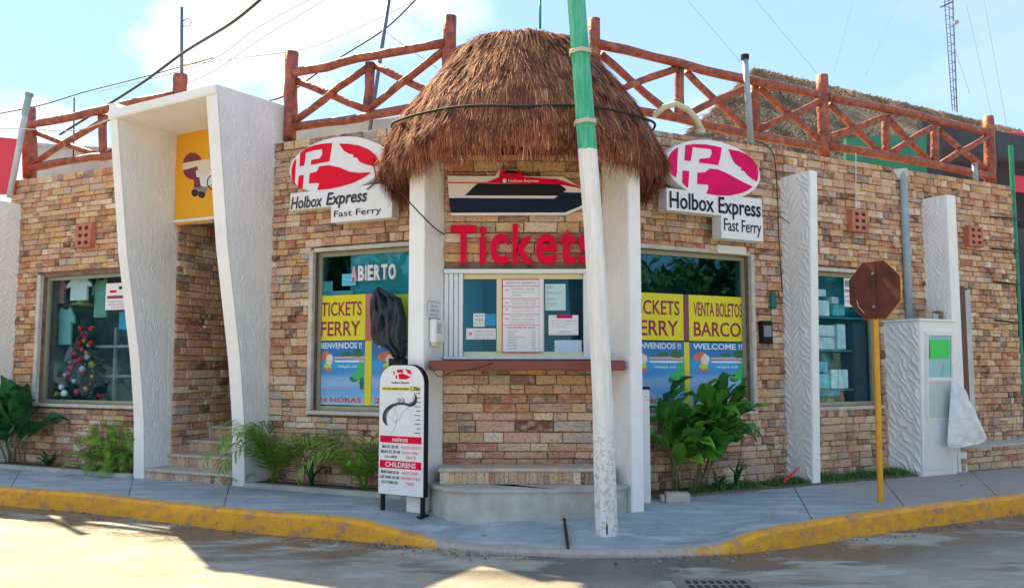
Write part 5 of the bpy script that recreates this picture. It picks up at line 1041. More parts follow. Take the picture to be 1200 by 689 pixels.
# ================================================================ ROAD SIGN SEEN FROM BEHIND
sb = gnd(1032, 588, .15); SF = Frame(sb, rad(-62.5 + 4))
ss = thing('road_sign', 'rusty back of an octagonal road sign on a thin yellow post', 'road sign', SF, (0, 0, .12))
tp = SF.px(1026, 372, 0); hi = (tp[0] * 1.05, 0, tp[2] + .55)
part('post', MB().tube([(0, 0, .12), ((tp[0]) * .5, 0, (.12 + tp[2]) / 2), hi], .032, 8), M['postyellow'], ss)
cs, cz = SF.px(1024.5, 340, .05)[0], SF.px(1024.5, 340, .05)[2]; Ro = (SF.px(1024, 306, .05)[2] - SF.px(1024, 374, .05)[2]) / 2 / math.cos(rad(22.5))
oc = [(cs + Ro * math.cos(rad(22.5 + 45 * i)), cz + Ro * math.sin(rad(22.5 + 45 * i))) for i in range(8)]; oc2 = [(cs + (a - cs) * .985, cz + (b - cz) * .985) for a, b in oc]
part('rim', MB().prism(oc, .030, .050), M['signedge'], ss); part('plate', MB().prism(oc2, .049, .055), M['rustred'], ss)
part('stiffener', MB().box(cs - .028, cs + .028, -.055 + .11, .064, cz - Ro * .9, cz + Ro * .9), M['rustred'], ss, bev=.004)
part('scratch', MB().tube([(cs - .22, .056, cz - .10), (cs - .20, .056, cz - .17), (cs - .13, .056, cz - .245)], .005, 5), M['plaster'], ss)
for z_ in (cz - .18, cz + .18): part('bolt', MB().disc((cs, z_), .014, .064, .074, 8), M['steelpipe'], ss)
# ================================================================ HEIGHT CHART STAND
HB = Vector(W.px(471, 592, -8.76)); HB = Vector((HB.x, 8.76, .1)); hcz = pavez(HB.x, HB.y); HF = Frame(HB, rad(-31))
hc = thing('height_chart_stand', 'white round topped height chart board with red NIÑOS band standing on the pavement', 'sign stand', HF, (0, 0, hcz - .01))
sa, sb2 = HF.px(444.5, 520, .0)[0], HF.px(496.5, 520, 0)[0]; zb_, zt2 = HF.px(470, 580, 0)[2], HF.px(470, 428, 0)[2]; cm_ = (sa + sb2) / 2; hw = (sb2 - sa) / 2
def rounded(s0, s1, z0, z1, r): 
    p = [(s0, z0), (s1, z0)]; p += [(s1 - r + r * math.cos(rad(a)), z1 - r + r * math.sin(rad(a))) for a in range(0, 91, 9)]; p += [(s0 + r + r * math.cos(rad(a)), z1 - r + r * math.sin(rad(a))) for a in range(90, 181, 9)]; return p
part('frame', MB().prism(rounded(sa - .008, sb2 + .012, zb_ - .006, zt2 + .008, .19), -.06, .0), M['black'], hc)
part('board', MB().prism(rounded(sa, sb2, zb_, zt2, .185), -.05, .006), M['paper'], hc)
for s_ in (sa + .03, sb2 - .03): part('leg', MB().box(s_ - .018, s_ + .018, -.05, -.015, hcz, zb_ + .1), M['black'], hc)
for s_ in (sa + .03, sb2 - .03): part('foot', MB().box(s_ - .025, s_ + .025, -.12, .03, hcz - .004, hcz + .012), M['black'], hc)
def hz(y): return HF.px(470, y, 0)[2]
HW = sb2 - sa
def hq(u0, y0, u1, y1): return (sa + u0 * HW, hz(y1), sa + u1 * HW, hz(y0))
def hbar(u0, y0, u1, y1, m, nm='printed_bar', e=.009): part(nm, MB().box(sa + u0 * HW, sa + u1 * HW, .0055, e, hz(y1), hz(y0)), m, hc)
hbar(.03, 511, .96, 519, M['letter_red']); hbar(.03, 540, .96, 549, M['letter_red']); hbar(.06, 453.5, .90, 457.5, M['yellow'])
for s_, u0, y0, u1, y1, m in (('NIÑOS', .32, 512.5, .66, 517.5, 'paper'), ('CHILDRENS', .16, 541.5, .84, 547.5, 'paper'), ('Holbox Express', .28, 447, .68, 450, 'navy'), ('ESTATURA MINIMA REQUERIDA', .08, 454.5, .68, 456.8, 'ink'), ('1.20m', .72, 452.5, .92, 457.5, 'ink'),
        ('MAS DE 120 CM', .08, 522, .44, 525.5, 'ink'), ('BOLETO ADULTO', .52, 522, .95, 525.5, 'pink'), ('MENOS DE 120 CM', .05, 528, .48, 531.5, 'ink'), ('BOLETO NIÑO', .54, 528, .90, 531.5, 'pink'), ('3 A 5 AÑOS', .14, 533.5, .42, 537, 'ink'), ('GRATIS', .62, 533.5, .84, 537, 'pink'),
        ('MORE THAN 120 CM', .06, 552, .46, 555.5, 'ink'), ('ADULT TICKET', .53, 552, .90, 555.5, 'pink'), ('LESS THAN 120 CM', .04, 558, .46, 561.5, 'ink'), ('CHILDREN TICKET', .48, 558, .95, 561.5, 'pink'), ('3 TO 5 YEARS OLD', .06, 564, .45, 567.5, 'ink'), ('FREE', .62, 564, .80, 567.5, 'pink')):
    txt(s_, hq(u0, y0, u1, y1), .006 if y0 not in (512.5, 541.5, 454.5, 452.5) else .009, M[m], hc, th=.0025, res=2, bold=.012)
kk2 = 65 / 498
def hp(x, y, o=.008): 
    return (sa + ((440 + x * kk2) - 444.5) / 52 * HW, hz(425 + y * kk2 + 1))
def stroke(pts, ws, m, name='drawn_eel', o=.009):
    c = crom([(*hp(x, y), w_ * kk2 * .0092) for (x, y), w_ in zip(pts, ws)], 5); Lf, Rt = [], []
    for i in range(len(c)):
        a, b = c[max(i - 1, 0)], c[min(i + 1, len(c) - 1)]; dx_, dz_ = b[0] - a[0], b[1] - a[1]; l_ = math.hypot(dx_, dz_) or 1; n_ = (-dz_ / l_, dx_ / l_); w_ = c[i][2] / 2
        Lf.append((c[i][0] + n_[0] * w_, .0062 * 0 + o, c[i][1] + n_[1] * w_)); Rt.append((c[i][0] - n_[0] * w_, o, c[i][1] - n_[1] * w_))
    n_ = len(c); part(name, MB().add(Lf + Rt, [(i, i + 1, n_ + i + 1, n_ + i) for i in range(n_ - 1)]), m, hc)
stroke([(350, 262), (366, 305), (352, 350), (312, 370), (260, 360), (200, 362), (140, 388), (95, 440), (84, 510), (112, 560)], [6, 24, 34, 24, 18, 20, 32, 42, 38, 10], M['ink'])
stroke([(345, 300), (338, 338), (305, 355), (262, 347)], [6, 10, 8, 4], M['greyink'], o=.0095); stroke([(120, 410), (100, 470), (104, 530)], [5, 9, 5], M['greyink'], o=.0095)
for ex in (212, 248):
    c_ = hp(ex, 330); part('drawn_eye', MB().disc(c_, .022, .006, .0112, 14), M['ink'], hc); part('drawn_eye', MB().disc(c_, .016, .011, .0125, 14), M['paper'], hc); part('drawn_eye', MB().disc((c_[0] + .003, c_[1]), .006, .012, .0138, 10), M['ink'], hc)
for ln_ in ([(195, 380), (175, 420), (200, 470), (190, 540), (170, 600), (140, 635)], [(310, 385), (240, 440), (225, 490), (180, 520)], [(130, 480), (160, 490), (165, 525), (200, 530)]): stroke(ln_, [3] * len(ln_), M['greyink'], 'drawn_line', o=.0085)
for i in range(10): y = 460 + i * 5.1; hbar(.80 if i % 2 else .84, y, .93, y + .8, M['ink'], 'scale_mark')
redH = [[(160, 70), (163, 105), (172, 100), (172, 66)], [(192, 55), (248, 50), (245, 85), (215, 80), (195, 84)], [(180, 105), (196, 105), (194, 135), (184, 135)], [(205, 95), (245, 88), (318, 118), (280, 140), (215, 140)], [(262, 48), (310, 58), (330, 95), (296, 88)]]
for q in redH: part('printed_emblem', MB().prism([hp(x, y) for x, y in q], .0055, .0085), M['letter_red'], hc)
# ================================================================ DRAIN
dg0, dg1 = gnd(800, 681, RZ), gnd(868, 681, RZ); dr_ = thing('drain_grate', 'dark slotted drain grate set in the road at the bottom edge', 'drain', W, (dg0.x, -dg0.y, RZ))
part('frame', MB().box(dg0.x - .08, dg1.x + .08, -dg0.y - .06, -dg0.y + .5, RZ - .05, RZ + .010), mat('grate_iron', (.16, .14, .125), .7, col2=(.24, .20, .17), nscale=10), dr_)
for i in range(8):
    for j in range(3):
        x = dg0.x + .01 + i * (dg1.x - dg0.x) / 7.5; yy = -dg0.y + .02 + j * .14
        part('slot', MB().box(x, x + .036, yy, yy + .085, RZ + .009, RZ + .013), M['hole'], dr_)
# ================================================================ WALL FITTINGS
def vent(F, x0, y0, x1, y1, label):
    r = rect(F, x0, y0, x1, y1, .12); t = thing('vent_block', label, 'vent', F, ((r[0] + r[2]) / 2, .04, r[1]), 'terracotta blocks on the walls')
    part('block', MB().box(r[0], r[2], .03, .13, r[1], r[3]), M['brick'], t, bev=.006); W_, H = r[2] - r[0], r[3] - r[1]
    for i in range(2):
        for j in range(3): c_ = (r[0] + W_ * (.3 + .4 * i), r[1] + H * (.2 + .3 * j)); part('hole', MB().box(c_[0] - W_ * .10, c_[0] + W_ * .10, .125, .132, c_[1] - H * .07, c_[1] + H * .07), M['hole'], t)
vent(L, 89, 262, 107, 290, 'perforated terracotta block high on the left wing wall'); vent(R, 998, 246, 1017, 272, 'perforated terracotta block between the grey downpipe and the tall pillar'); vent(R, 1135, 265, 1152, 289, 'perforated terracotta block near the far right end of the wall')
mtr = thing('meter_box', 'small black meter box on the stones left of the tall pillar', 'meter', R, (-.5, .05, 1.8)); r = rect(R, 893, 376, 906, 402, .1)
part('case', MB().box(r[0], r[2], .03, .10, r[1], r[3]), M['black'], mtr, bev=.01); part('window', MB().box(r[0] + .03, r[2] - .03, .10, .106, r[1] + .08, r[3] - .06), M['greyink'], mtr)
r = rect(R, 907, 344, 912, 361, .1); single('switch_box', MB().box(r[0] - .02, r[2], .03, .08, r[1], r[3]), mat('teal_box', (.02, .16, .16), .5), 'small teal switch box above the black meter', 'switch', R, bev=.006)
def pipe(name, label, cat, F, pts, r, m, group=None, n=10): 
    q = [F.px(x, y, o) for x, y, o in pts]; t = thing(name, label, cat, F, q[0] if q[0][2] < q[-1][2] else q[-1], group); part('tube', MB().tube(q, r, n), m, t, smooth=True); return t, q
t, q = pipe('vent_pipe', 'grey pipe with dark cap standing before the right log railing', 'pipe', R, [(880, 168, .06), (876.5, 115, .06), (873, 70, .06)], .04, M['steelpipe']); part('cap', MB().tube([q[-1], (q[-1][0], q[-1][1], q[-1][2] + .06)], .055, 10), M['black'], t)
t, q = pipe('downpipe', 'grey rainwater downpipe on the wall above the cabin', 'pipe', R, [(1066, 377, .09), (1062, 290, .09), (1058.5, 212, .09), (1055, 203, .02)], .055, M['steelpipe']); part('clip', MB().tube([(q[1][0], q[1][1], q[1][2]), (q[1][0], q[1][1], q[1][2] + .03)], .062, 10), M['steelpipe'], t)
t, q = pipe('vent_pipe', 'short grey pipe stub on the far right parapet', 'pipe', R, [(1143.5, 215, .0), (1142, 193, .0)], .04, M['steelpipe']); part('cap', MB().tube([q[-1], (q[-1][0], q[-1][1], q[-1][2] + .02)], .045, 10), M['steelpipe'], t)
t, q = pipe('vent_pipe', 'leaning white pipe with grey end between the red panel and the left railing', 'pipe', L, [(11, 232, .12), (22, 175, .12), (29, 135, .12)], .045, M['whitepipe']); part('grey_end', MB().tube([q[-1], L.px(34.5, 110, .12)], .048, 10), M['steelpipe'], t); q2 = L.px(34, 113, .12); part('cap', MB().tube([q2, L.px(35, 109, .12)], .06, 10), M['greyink'], t)
t, q = pipe('bent_pipe', 'pale bent pipe curling over the parapet right of the thatch', 'pipe', R, [(766, 136, -.05), (778, 126, .0), (792, 122, .05), (806, 128, .12), (816, 139, .15), (822, 152, .15)], .035, mat('pale_pvc', (.55, .56, .40), .5))
part('nozzle', MB().tube([q[-1], (q[-1][0], q[-1][1], q[-1][2] - .05)], .05, 10), M['plaster'], t)
# flashing on the wall top above the grey downpipe
single('gutter_outlet', MB().prism(poly(R, [(1046, 199), (1062, 197), (1066, 203), (1058, 212), (1052, 210)], .06), -.05, .07), M['plaster'], 'pale concrete outlet at the top of the grey downpipe', 'gutter', R)
# ================================================================ CABLES AND MASTS
def cable(label, pts, r, m, sag=0.0, grp='overhead cables', name='cable', F=W):
    """pts: (px, py, depth) — hung as a smooth curve through points in space"""
    q = [F.px(x, y, -Y if F is W else Y) for x, y, Y in pts]
    c = crom(q, 8) if len(q) > 2 else [tuple(np.array(q[0]) * (1 - t) + np.array(q[1]) * t) for t in np.linspace(0, 1, 12)]
    if sag: c = [(a, b, z - sag * math.sin(math.pi * i / (len(c) - 1))) for i, (a, b, z) in enumerate(c)]
    return single(name, MB().tube(c, r, 6), m, label, 'cable', F, c[0], grp, smooth=True)
cable('thick black cable swooping down from the sky to the left railing', [(330, -22, 9), (305, 0, 9.5), (270, 28, 10), (215, 62, 11), (170, 95, 12), (120, 127, 13), (70, 158, 14)], .019, M['cable'])
cable('thin dark cable crossing behind the left railing to the antenna stub', [(-20, 137, 14), (46, 124, 14), (100, 108, 14), (170, 90, 14), (250, 68, 14)], .009, M['cable'])
cable('thin grey cable running left across the sky above the portal', [(115, 108, 16), (240, 74, 15), (300, 34, 14), (368, -3, 13)], .008, M['cable_grey'])
cable('thin grey cable just below its neighbour above the portal', [(205, 103, 16), (250, 84, 15), (307, 45, 14), (386, -3, 13)], .008, M['cable_grey'])
cable('long pale cable sagging towards the log post left of the thatch', [(200, 78, 15), (300, 66, 14), (363, 56, 14), (439, 24, 13), (494, -3, 12)], .008, M['cable_grey'])
cable('black cable falling behind the railing between portal and thatch', [(316, 118, 13), (338, 110, 13), (387, 75, 13), (450, 35, 12.5), (490, -3, 12)], .013, M['cable'])
cable('faint wire slanting down behind the railing left of the thatch', [(451, 38, 14), (480, 58, 14), (512, 80, 14)], .006, M['cable_grey'])
cable('pale sagging wire looped low across the far left railing', [(-15, 150, 12.2), (40, 152, 12.2), (90, 153, 12), (128, 140, 12)], .007, M['plaster'])
for lab, a, b in (('faint guy wire farthest left in the right hand sky', (880, 0), (962, 92)), ('faint guy wire crossing the sky above the grey palapa', (1001, 0), (978, 84)), ('faint guy wire left of the lattice mast', (1056, 0), (1014, 90)), ('faint guy wire just right of the lattice mast', (1130, 0), (1163, 140)), ('faint guy wire near the upper right corner', (1152, 0), (1180, 150)), ('faint guy wire dropping from mid mast', (1118, 60), (1136, 110)), ('faint guy wire above the right log railing', (800, 0), (872, 78))):
    cable(lab, [(a[0], a[1] - 6, 40), (b[0], b[1], 40)], .011, M['cable_grey'], grp='guy wires of the mast')
t, q = pipe('antenna_pole', 'thin slate pole rising from the stub of log above the portal', 'pole', L, [(213, 92, -.18), (213, 50, -.18), (213, 9, -.18)], .022, M['bluepost']); part('loop', MB().tube([L.px(x, y, -.16) for x, y in ((214, 25), (220, 22), (225, 26), (222, 31), (215, 31))], .006, 5), M['cable'], t)
pipe('antenna_pole', 'thin dark leaning pole behind the railing left of the thatch', 'pole', L, [(431, 170, -1.2), (444, 80, -1.2), (457, -8, -1.2)], .028, M['bluepost'])
pipe('antenna_pole', 'short thin pole just above the top of the straw dome', 'pole', W, [(633, 34, -10.5), (633, -6, -10.5)], .016, M['greenpole'])
pipe('antenna_pole', 'thin upright rod behind the far left railing', 'pole', L, [(86, 185, -1.4), (87, 115, -1.4)], .012, M['cable'])
twr = thing('lattice_mast', 'distant steel lattice radio mast above the right end of the palapa', 'mast', W, W.px(1121, 132, -60))
for i, (a, b) in enumerate((((1106, -10), (1116, 130)), ((1116, -10), (1121.5, 132)), ((1111, -10), (1119, 130)))): part('mast_leg', MB().tube([W.px(*a, -60 - .3 * i), W.px(*b, -60 - .3 * i)], .055 if i == 1 else .035, 5), M['steel'], twr)
for i in range(26):
    f_ = i / 26; y = -8 + f_ * 136; xa, xb = 1106 + 10 * f_, 1116 + 5.5 * f_; part('lattice_bar', MB().tube([W.px(xa, y, -60), W.px(xb, y + 2.6 * (1 if i % 2 else -1), -60)], .022, 4), M['steel'], twr)
part('cross_arm', MB().tube([W.px(1102, 9, -60), W.px(1117, 2, -60)], .06, 5), M['steel'], twr); part('dish', MB().disc(W.px(1119, 28, -60)[::2], .16, 59.9 * -1, -59.7, 12), M['cable_grey'], twr)
# cables on the walls
def wcable(label, F, pts, r=.009, m=None): return cable(label, pts, r, m or M['cable'], grp='loose cables on the walls', F=F)
wcable('thin black cable hanging down the ridged pillar of the right wing', R, [(886, 165, .06), (906, 180, .07), (911, 232, .30), (912, 262, .60), (914, 300, .57), (917, 344, .55)], .007)
wcable('black cable tail crossing the top of the ridged pillar', R, [(903, 259, .60), (914, 255, .60), (925, 262, .57)], .006)
wcable('short dark cable draped over the left oval sign', L, [(440, 170, .1), (438, 190, .30), (440, 212, .29), (430, 222, .28)], .008)
wcable('dark cable from the left sign across the booth pillar', B, [(470, 226, .45), (490, 248, .45), (508, 266, .43), (521, 275, .08)], .008)
wcable('thin cable drooping under the left end of the counter', B, [(503, 428, .46), (515, 441, .46), (530, 436, .46), (552, 433, .465), (575, 426, .47), (580, 420, .2)], .005)
wcable('white wire hanging between the tall pillar and the grey downpipe', R, [(1003, 180, .07), (1003, 215, .07), (1003, 246, .08)], .006, M['paper'])
# ================================================================ BAGS AND SMALL THINGS
def cloth_bag(name, F, outline, o, depth, m, label, cat, folds=7, amp=.02, seed=1):
    """a bag as a puffed surface inside an outline (list of photo points on the plane o)"""
    r = random.Random(seed); P = [F.px(x, y, o) for x, y in outline]; zmin, zmax = min(p[2] for p in P), max(p[2] for p in P); n = 24; mth = 18
    def span(z):
        xs_ = []
        for i in range(len(P)):
            a, b = P[i], P[(i + 1) % len(P)]
            if (a[2] - z) * (b[2] - z) < 0: xs_.append(a[0] + (b[0] - a[0]) * (z - a[2]) / (b[2] - a[2]))
        return (min(xs_), max(xs_)) if len(xs_) > 1 else None
    mb = MB(); G_ = np.zeros((n + 1, mth + 1, 3)); G2 = G_.copy()
    for i in range(n + 1):
        z = zmin + (zmax - zmin) * (.004 + .992 * i / n); sp_ = span(z) or (P[0][0], P[0][0] + .01); wd = sp_[1] - sp_[0]
        for j in range(mth + 1):
            u = j / mth; s = sp_[0] + wd * u; bul = math.sin(math.pi * u) ** .6 * min(1, wd / .15) * math.sin(math.pi * min(1, max(0.0, (i / n) * .95 + .05))) ** .35
            fo = amp * math.sin(folds * u * 3 + 2.2 * math.sin(i * .21) + seed) * math.sin(math.pi * u) + amp * .6 * math.sin(folds * 2.3 * u + i * .5)* math.sin(math.pi * u)
            G_[i, j] = (s, o + depth * bul + fo, z); G2[i, j] = (s, o - depth * .25 * bul - .002, z)
    mb.grid(G_); mb.grid(G2); b = MB(); b.v, b.f = mb.v, mb.f
    return b
wb = thing('white_sack', 'white cloth sack hanging from the handle of the cabin door', 'bag', R, R.px(1135, 520, .66))
part('sack', cloth_bag('b', R, [(1115, 447), (1119, 447), (1130, 468), (1145, 492), (1157, 514), (1150, 519), (1130, 522), (1114, 525), (1110, 521), (1112, 490)], .66, .15, M['paper'], '', '', 7, .028, 3), mat('white_cloth', (.80, .81, .83), .8, bump=.9, bscale=7, bdist=.05), wb, smooth=True)
part('tie', MB().tube([R.px(1117, 448, .67), R.px(1117, 432, .66), R.px(1116, 425, .65)], .008, 6), M['paper'], wb)
bb = thing('black_bag_cover', 'shiny black plastic bag wrapped round a box on the left booth pillar', 'bag', L, L.px(455, 422, .5))
part('bag', cloth_bag('b', L, [(444, 336), (470, 350), (476, 372), (477, 405), (474, 425), (462, 420), (455, 408), (440, 405), (435, 395), (434, 352)], .12, .14, M['black'], '', '', 9, .05, 8), mat('black_bin_liner', (.016, .022, .032), .28, bump=.7, bscale=7, bdist=.03), bb, smooth=True)
part('bracket', MB().box(L.px(461, 420, .1)[0], L.px(478, 420, .1)[0], .06, .2, L.px(465, 428, .1)[2], L.px(465, 420, .1)[2]), M['black'], bb)
pb_ = gnd(795, 586, .17); pv = thing('stone_block', 'loose pale brick at the foot of the broad leaved plant', 'brick', W, (pb_.x, -pb_.y, .15)); part('block', MB().box(pb_.x - .14, pb_.x + .12, -pb_.y - .08, -pb_.y + .06, .15, .255), M['stair'], pv, bev=.01); part('lower_block', MB().box(pb_.x - .19, pb_.x - .145, -pb_.y - .10, -pb_.y + .03, .15, .225), M['platform'], pv, bev=.01)
a = R.px(934, 548, .5); b = R.px(921, 564, .55); single('red_scrap', MB().prism([(a[0], a[2]), (a[0] + .03, a[2] + .01), (b[0] + .09, b[2] + .03), (b[0], b[2] - .02), (b[0] + .02, b[2] + .02)], .5, .52), M['redpaint'], 'torn red plastic scrap in the grass by the tall pillar', 'scrap', R)
rb_ = thing('rubble', 'broken stones and a tin lying on top of the cabin', 'rubble', R, (cb0 + .3, .3, ct + .035)); 
for i, (x0, x1, h, c_) in enumerate(((1082, 1090, 11, 'tan'), (1090, 1098, 9, 'platform'), (1098, 1103, 12, 'mortar'), (1103, 1109, 7, 'stair'))): a0_, a1_ = R.px(x0, 372, .3)[0], R.px(x1, 372, .3)[0]; part('lump', MB().box(a0_, a1_ - .005, .22, .34, ct + .036, ct + .036 + h * .0115), M[c_], rb_, bev=.012)
# ---------------------------------------------------------------- things on shelves in the windows
def boxes(F, items, o, names): 
    for (x0, y0, x1, y1, col), lab in zip(items, names):
        r = rect(F, x0, y0, x1, y1, o); single('carton', MB().box(r[0], r[2], o - .12, o, r[1], r[3]), mat('carton_print', col, .5, col2=tuple(min(1, c * 1.5 + .1) for c in col), nscale=9), lab, 'carton', F, bev=.004)
wt, tl, bl_ = (.62, .74, .74), (.10, .45, .52), (.03, .22, .36)
boxes(R, [(958, 339, 968, 347, wt), (957, 352, 972, 370, wt), (975, 348, 983, 356, wt), (976, 357, 990, 370, tl), (958, 381, 978, 394, wt), (958, 395, 978, 409, wt), (981, 380, 991, 409, wt), (958, 424, 970, 436, tl), (957, 438, 972, 455, tl), (974, 433, 982, 455, wt), (983, 433, 994, 455, wt), (958, 458, 985, 464, bl_), (958, 467, 966, 474, (.10, .04, .03)), (969, 467, 978, 474, (.35, .2, .1))], -.18,
    ['small white carton on the top shelf of the right shop window', 'large white carton below the topmost one at the window left', 'little white carton above the teal carton, top shelf', 'teal carton at the right of the top shelf', 'white carton on top at the left of the middle shelf', 'white carton underneath at the left of the middle shelf', 'tall white carton at the right of the middle shelf', 'teal carton on top at the left of the lower shelf', 'teal carton underneath at the left of the lower shelf', 'white carton in the middle of the lower shelf', 'white carton at the right end of the lower shelf', 'flat blue carton under the lower shelf', 'brown packet on the window floor at the left', 'tan packet on the window floor beside the brown one'])
bo = R.px(987, 474, -.13); btl = thing('red_bottle', 'tiny red bottle on the floor of the right shop window', 'bottle', R, bo); part('bottle', MB().lathe([(.028, 0), (.028, .09), (.012, .13), (.012, .16)], bo, 10), M['red'], btl)
sh = thing('display_shelves', 'blue glass shelves inside the right shop window', 'shelves', R, (.8, -.4, 1.1))
for y in (371.5, 410, 456): z_ = R.px(975, y, -.18)[2]; part('shelf', MB().box(.2, 1.75, -.55, -.16, z_ - .02, z_), mat('blue_shelf', (.02, .22, .34), .4), sh)
part('back_panel', MB().box(.16, 1.79, -.60, -.56, 1.0, 2.99), mat('blue_back_panel', (.04, .36, .50), .6), sh)
a0_ = R.px(993, 430, -.25)[0]; ck = thing('dark_cabinet', 'tall dark cabinet at the right of the shop window shelves', 'cabinet', R, (a0_ + .2, -.3, 1.05)); part('case', MB().box(a0_, a0_ + .75, -.5, -.14, 1.08, R.px(1005, 380, -.25)[2]), mat('dark_cabinet', (.012, .03, .045), .4), ck, bev=.01)
# ---- left shop window
IO = -.22
def lr(x0, y0, x1, y1, o=IO): return rect(L, x0, y0, x1, y1, o)
r = lr(63, 330, 82, 352); 
def shirt(label, x0, y0, x1, y1, m, o=IO):
    r = lr(x0, y0, x1, y1, o); w_ = r[2] - r[0]; h = r[3] - r[1]; t = thing('hanging_shirt', label, 'shirt', L, ((r[0] + r[2]) / 2, o, r[1]), 'clothes hung in the shop window')
    part('cloth', MB().prism([(r[0] + w_ * .16, r[1]), (r[2] - w_ * .16, r[1]), (r[2] - w_ * .18, r[1] + h * .62), (r[2], r[1] + h * .55), (r[2] - w_ * .02, r[1] + h * .72), (r[2] - w_ * .25, r[3]), (r[0] + w_ * .6, r[3] - h * .07), (r[0] + w_ * .4, r[3] - h * .07), (r[0] + w_ * .25, r[3]), (r[0] + w_ * .02, r[1] + h * .72), (r[0], r[1] + h * .55), (r[0] + w_ * .18, r[1] + h * .62)], o - .02, o + .02), m, t, bev=.006)
    part('hanger', MB().tube([(r[0] + w_ * .3, o, r[3] - .01), ((r[0] + r[2]) / 2, o, r[3] + .05), (r[2] - w_ * .3, o, r[3] - .01)], .006, 5), M['alu_grey'], t); return t
shirt('white shirt hanging at the top of the far left shop window', 79, 325, 108, 352, mat('white_shirt', (.78, .80, .84), .8)); shirt('faded pink shirt hanging left of the white shirt', 62, 327, 79, 356, mat('pink_shirt', (.50, .22, .28), .8), -.28); shirt('pale teal shirt hanging below the pink shirt', 66, 360, 88, 404, mat('teal_shirt', (.30, .60, .58), .8), -.34); shirt('grey green shirt hanging right of the white shirt', 108, 326, 130, 372, mat('sage_shirt', (.22, .42, .36), .8), -.34); shirt('violet grey shirt behind the tree', 76, 404, 100, 450, mat('mauve_shirt', (.40, .33, .40), .8), -.42)
hx = L.px(97, 357, -.3); hh = thing('straw_hat', 'olive yellow hat on display under the white shirt', 'hat', L, hx); part('brim', MB().lathe([(.02, 0), (.17, -.01), (.175, 0), (.16, .015), (.02, .02)], hx, 20), mat('olive_hat', (.38, .33, .10), .8), hh); part('crown', MB().lathe([(.09, .021), (.09, .07), (.06, .09), (.01, .09)], hx, 16), mat('olive_hat', (.38, .33, .10), .8), hh)
r = lr(139, 365, 150, 386, -.2); single('blue_pouch', MB().box(r[0], r[2], -.23, -.2, r[1], r[3]), mat('bright_blue_pouch', (.03, .42, .66), .5), 'bright blue pouch below the opening notice in the shop window', 'pouch', L, bev=.01)
r = lr(98, 400, 128, 404, -.5); dk = thing('display_shelf', 'dark shelf post and ledge right of the christmas tree', 'shelf', L, (-3.1, -.6, 1.1)); part('ledge', MB().box(L.px(112, 405, -.7)[0], -2.2, -.8, -.5, L.px(120, 408, -.7)[2], L.px(120, 405, -.7)[2]), M['alu_grey'], dk); part('post', MB().box(L.px(134, 400, -.65)[0], L.px(137, 400, -.65)[0], -.68, -.64, 1.0, 2.2), M['alu_grey'], dk); part('ledge', MB().box(L.px(112, 440, -.7)[0], -2.2, -.9, -.65, L.px(120, 442, -.7)[2], L.px(120, 439, -.7)[2]), M['alu_grey'], dk)
tc_ = L.px(97, 470, -.42); ttop = L.px(100, 385, -.42)[2]
xt = thing('christmas_tree', 'small decorated christmas tree in the far left shop window', 'christmas tree', L, tc_)
rr5 = np.random.default_rng(9); n = 1600; zf_ = rr5.random(n); rad_ = (1 - zf_) * .34 * np.sqrt(rr5.uniform(.2, 1, n)) + .02; an = rr5.uniform(0, 6.283, n); Hh = ttop - tc_[2]
Pc = np.stack([tc_[0] + rad_ * np.cos(an), tc_[1] + rad_ * np.sin(an), tc_[2] + .05 + zf_ * Hh * .95], 1); dv = np.stack([np.cos(an) * .07, np.sin(an) * .07, rr5.uniform(-.03, .03, n)], 1); sd5 = np.stack([-np.sin(an) * .006, np.cos(an) * .006, rr5.uniform(-.006, .006, n)], 1)
V = np.stack([Pc - sd5, Pc + sd5, Pc + dv + sd5, Pc + dv - sd5], 1).reshape(-1, 3); b = np.arange(n) * 4; np_part('needles', V, np.stack([b, b + 1, b + 2, b + 3], 1), island_mat('tinsel_needles', [(.01, .06, .04), (.05, .16, .12), (.30, .40, .46), (.02, .09, .06)], .6), xt)
part('stem', MB().tube([tc_, (tc_[0], tc_[1], ttop)], .02, 6), M['brownwood'], xt)
bc = [mat('red_bauble', (.60, .01, .02), .25), mat('gold_bauble', (.70, .42, .02), .25), mat('silver_bauble', (.55, .62, .72), .2), mat('pink_bauble', (.62, .06, .16), .25)]
for i in range(44):
    f_ = (i + .5) / 44; rr_b = (1 - f_) * .34 + .02; a = i * 2.4; c = (tc_[0] + rr_b * math.cos(a), tc_[1] + abs(rr_b * math.sin(a)), tc_[2] + .07 + f_ * Hh * .9); rs_ = random.uniform(.030, .055)
    part('bauble', MB().lathe([(rs_ * math.sin(math.pi * k / 5) + .001, -rs_ * math.cos(math.pi * k / 5)) for k in range(6)], c, 8), bc[i % 4], xt, smooth=True)
for x, y in ((95, 385), (107, 385), (107, 402)): c = L.px(x, y, -.24); part('bow', MB().lathe([(.001, -.05), (.045, -.02), (.05, .02), (.001, .05)], c, 8), bc[0], xt, smooth=True)
# green flyer in the cabin door
r = (da + .03, R.px(1098, 420, .6)[2], db - .03, R.px(1098, 398, .6)[2]); zc_ = (r[1] + r[3]) / 2
paper('flyer', R, r, cab(zc_) + .02, mat('green_flyer', (.03, .62, .10), .5), 'bright green flyer taped in the cabin door glass', 'flyer', [])
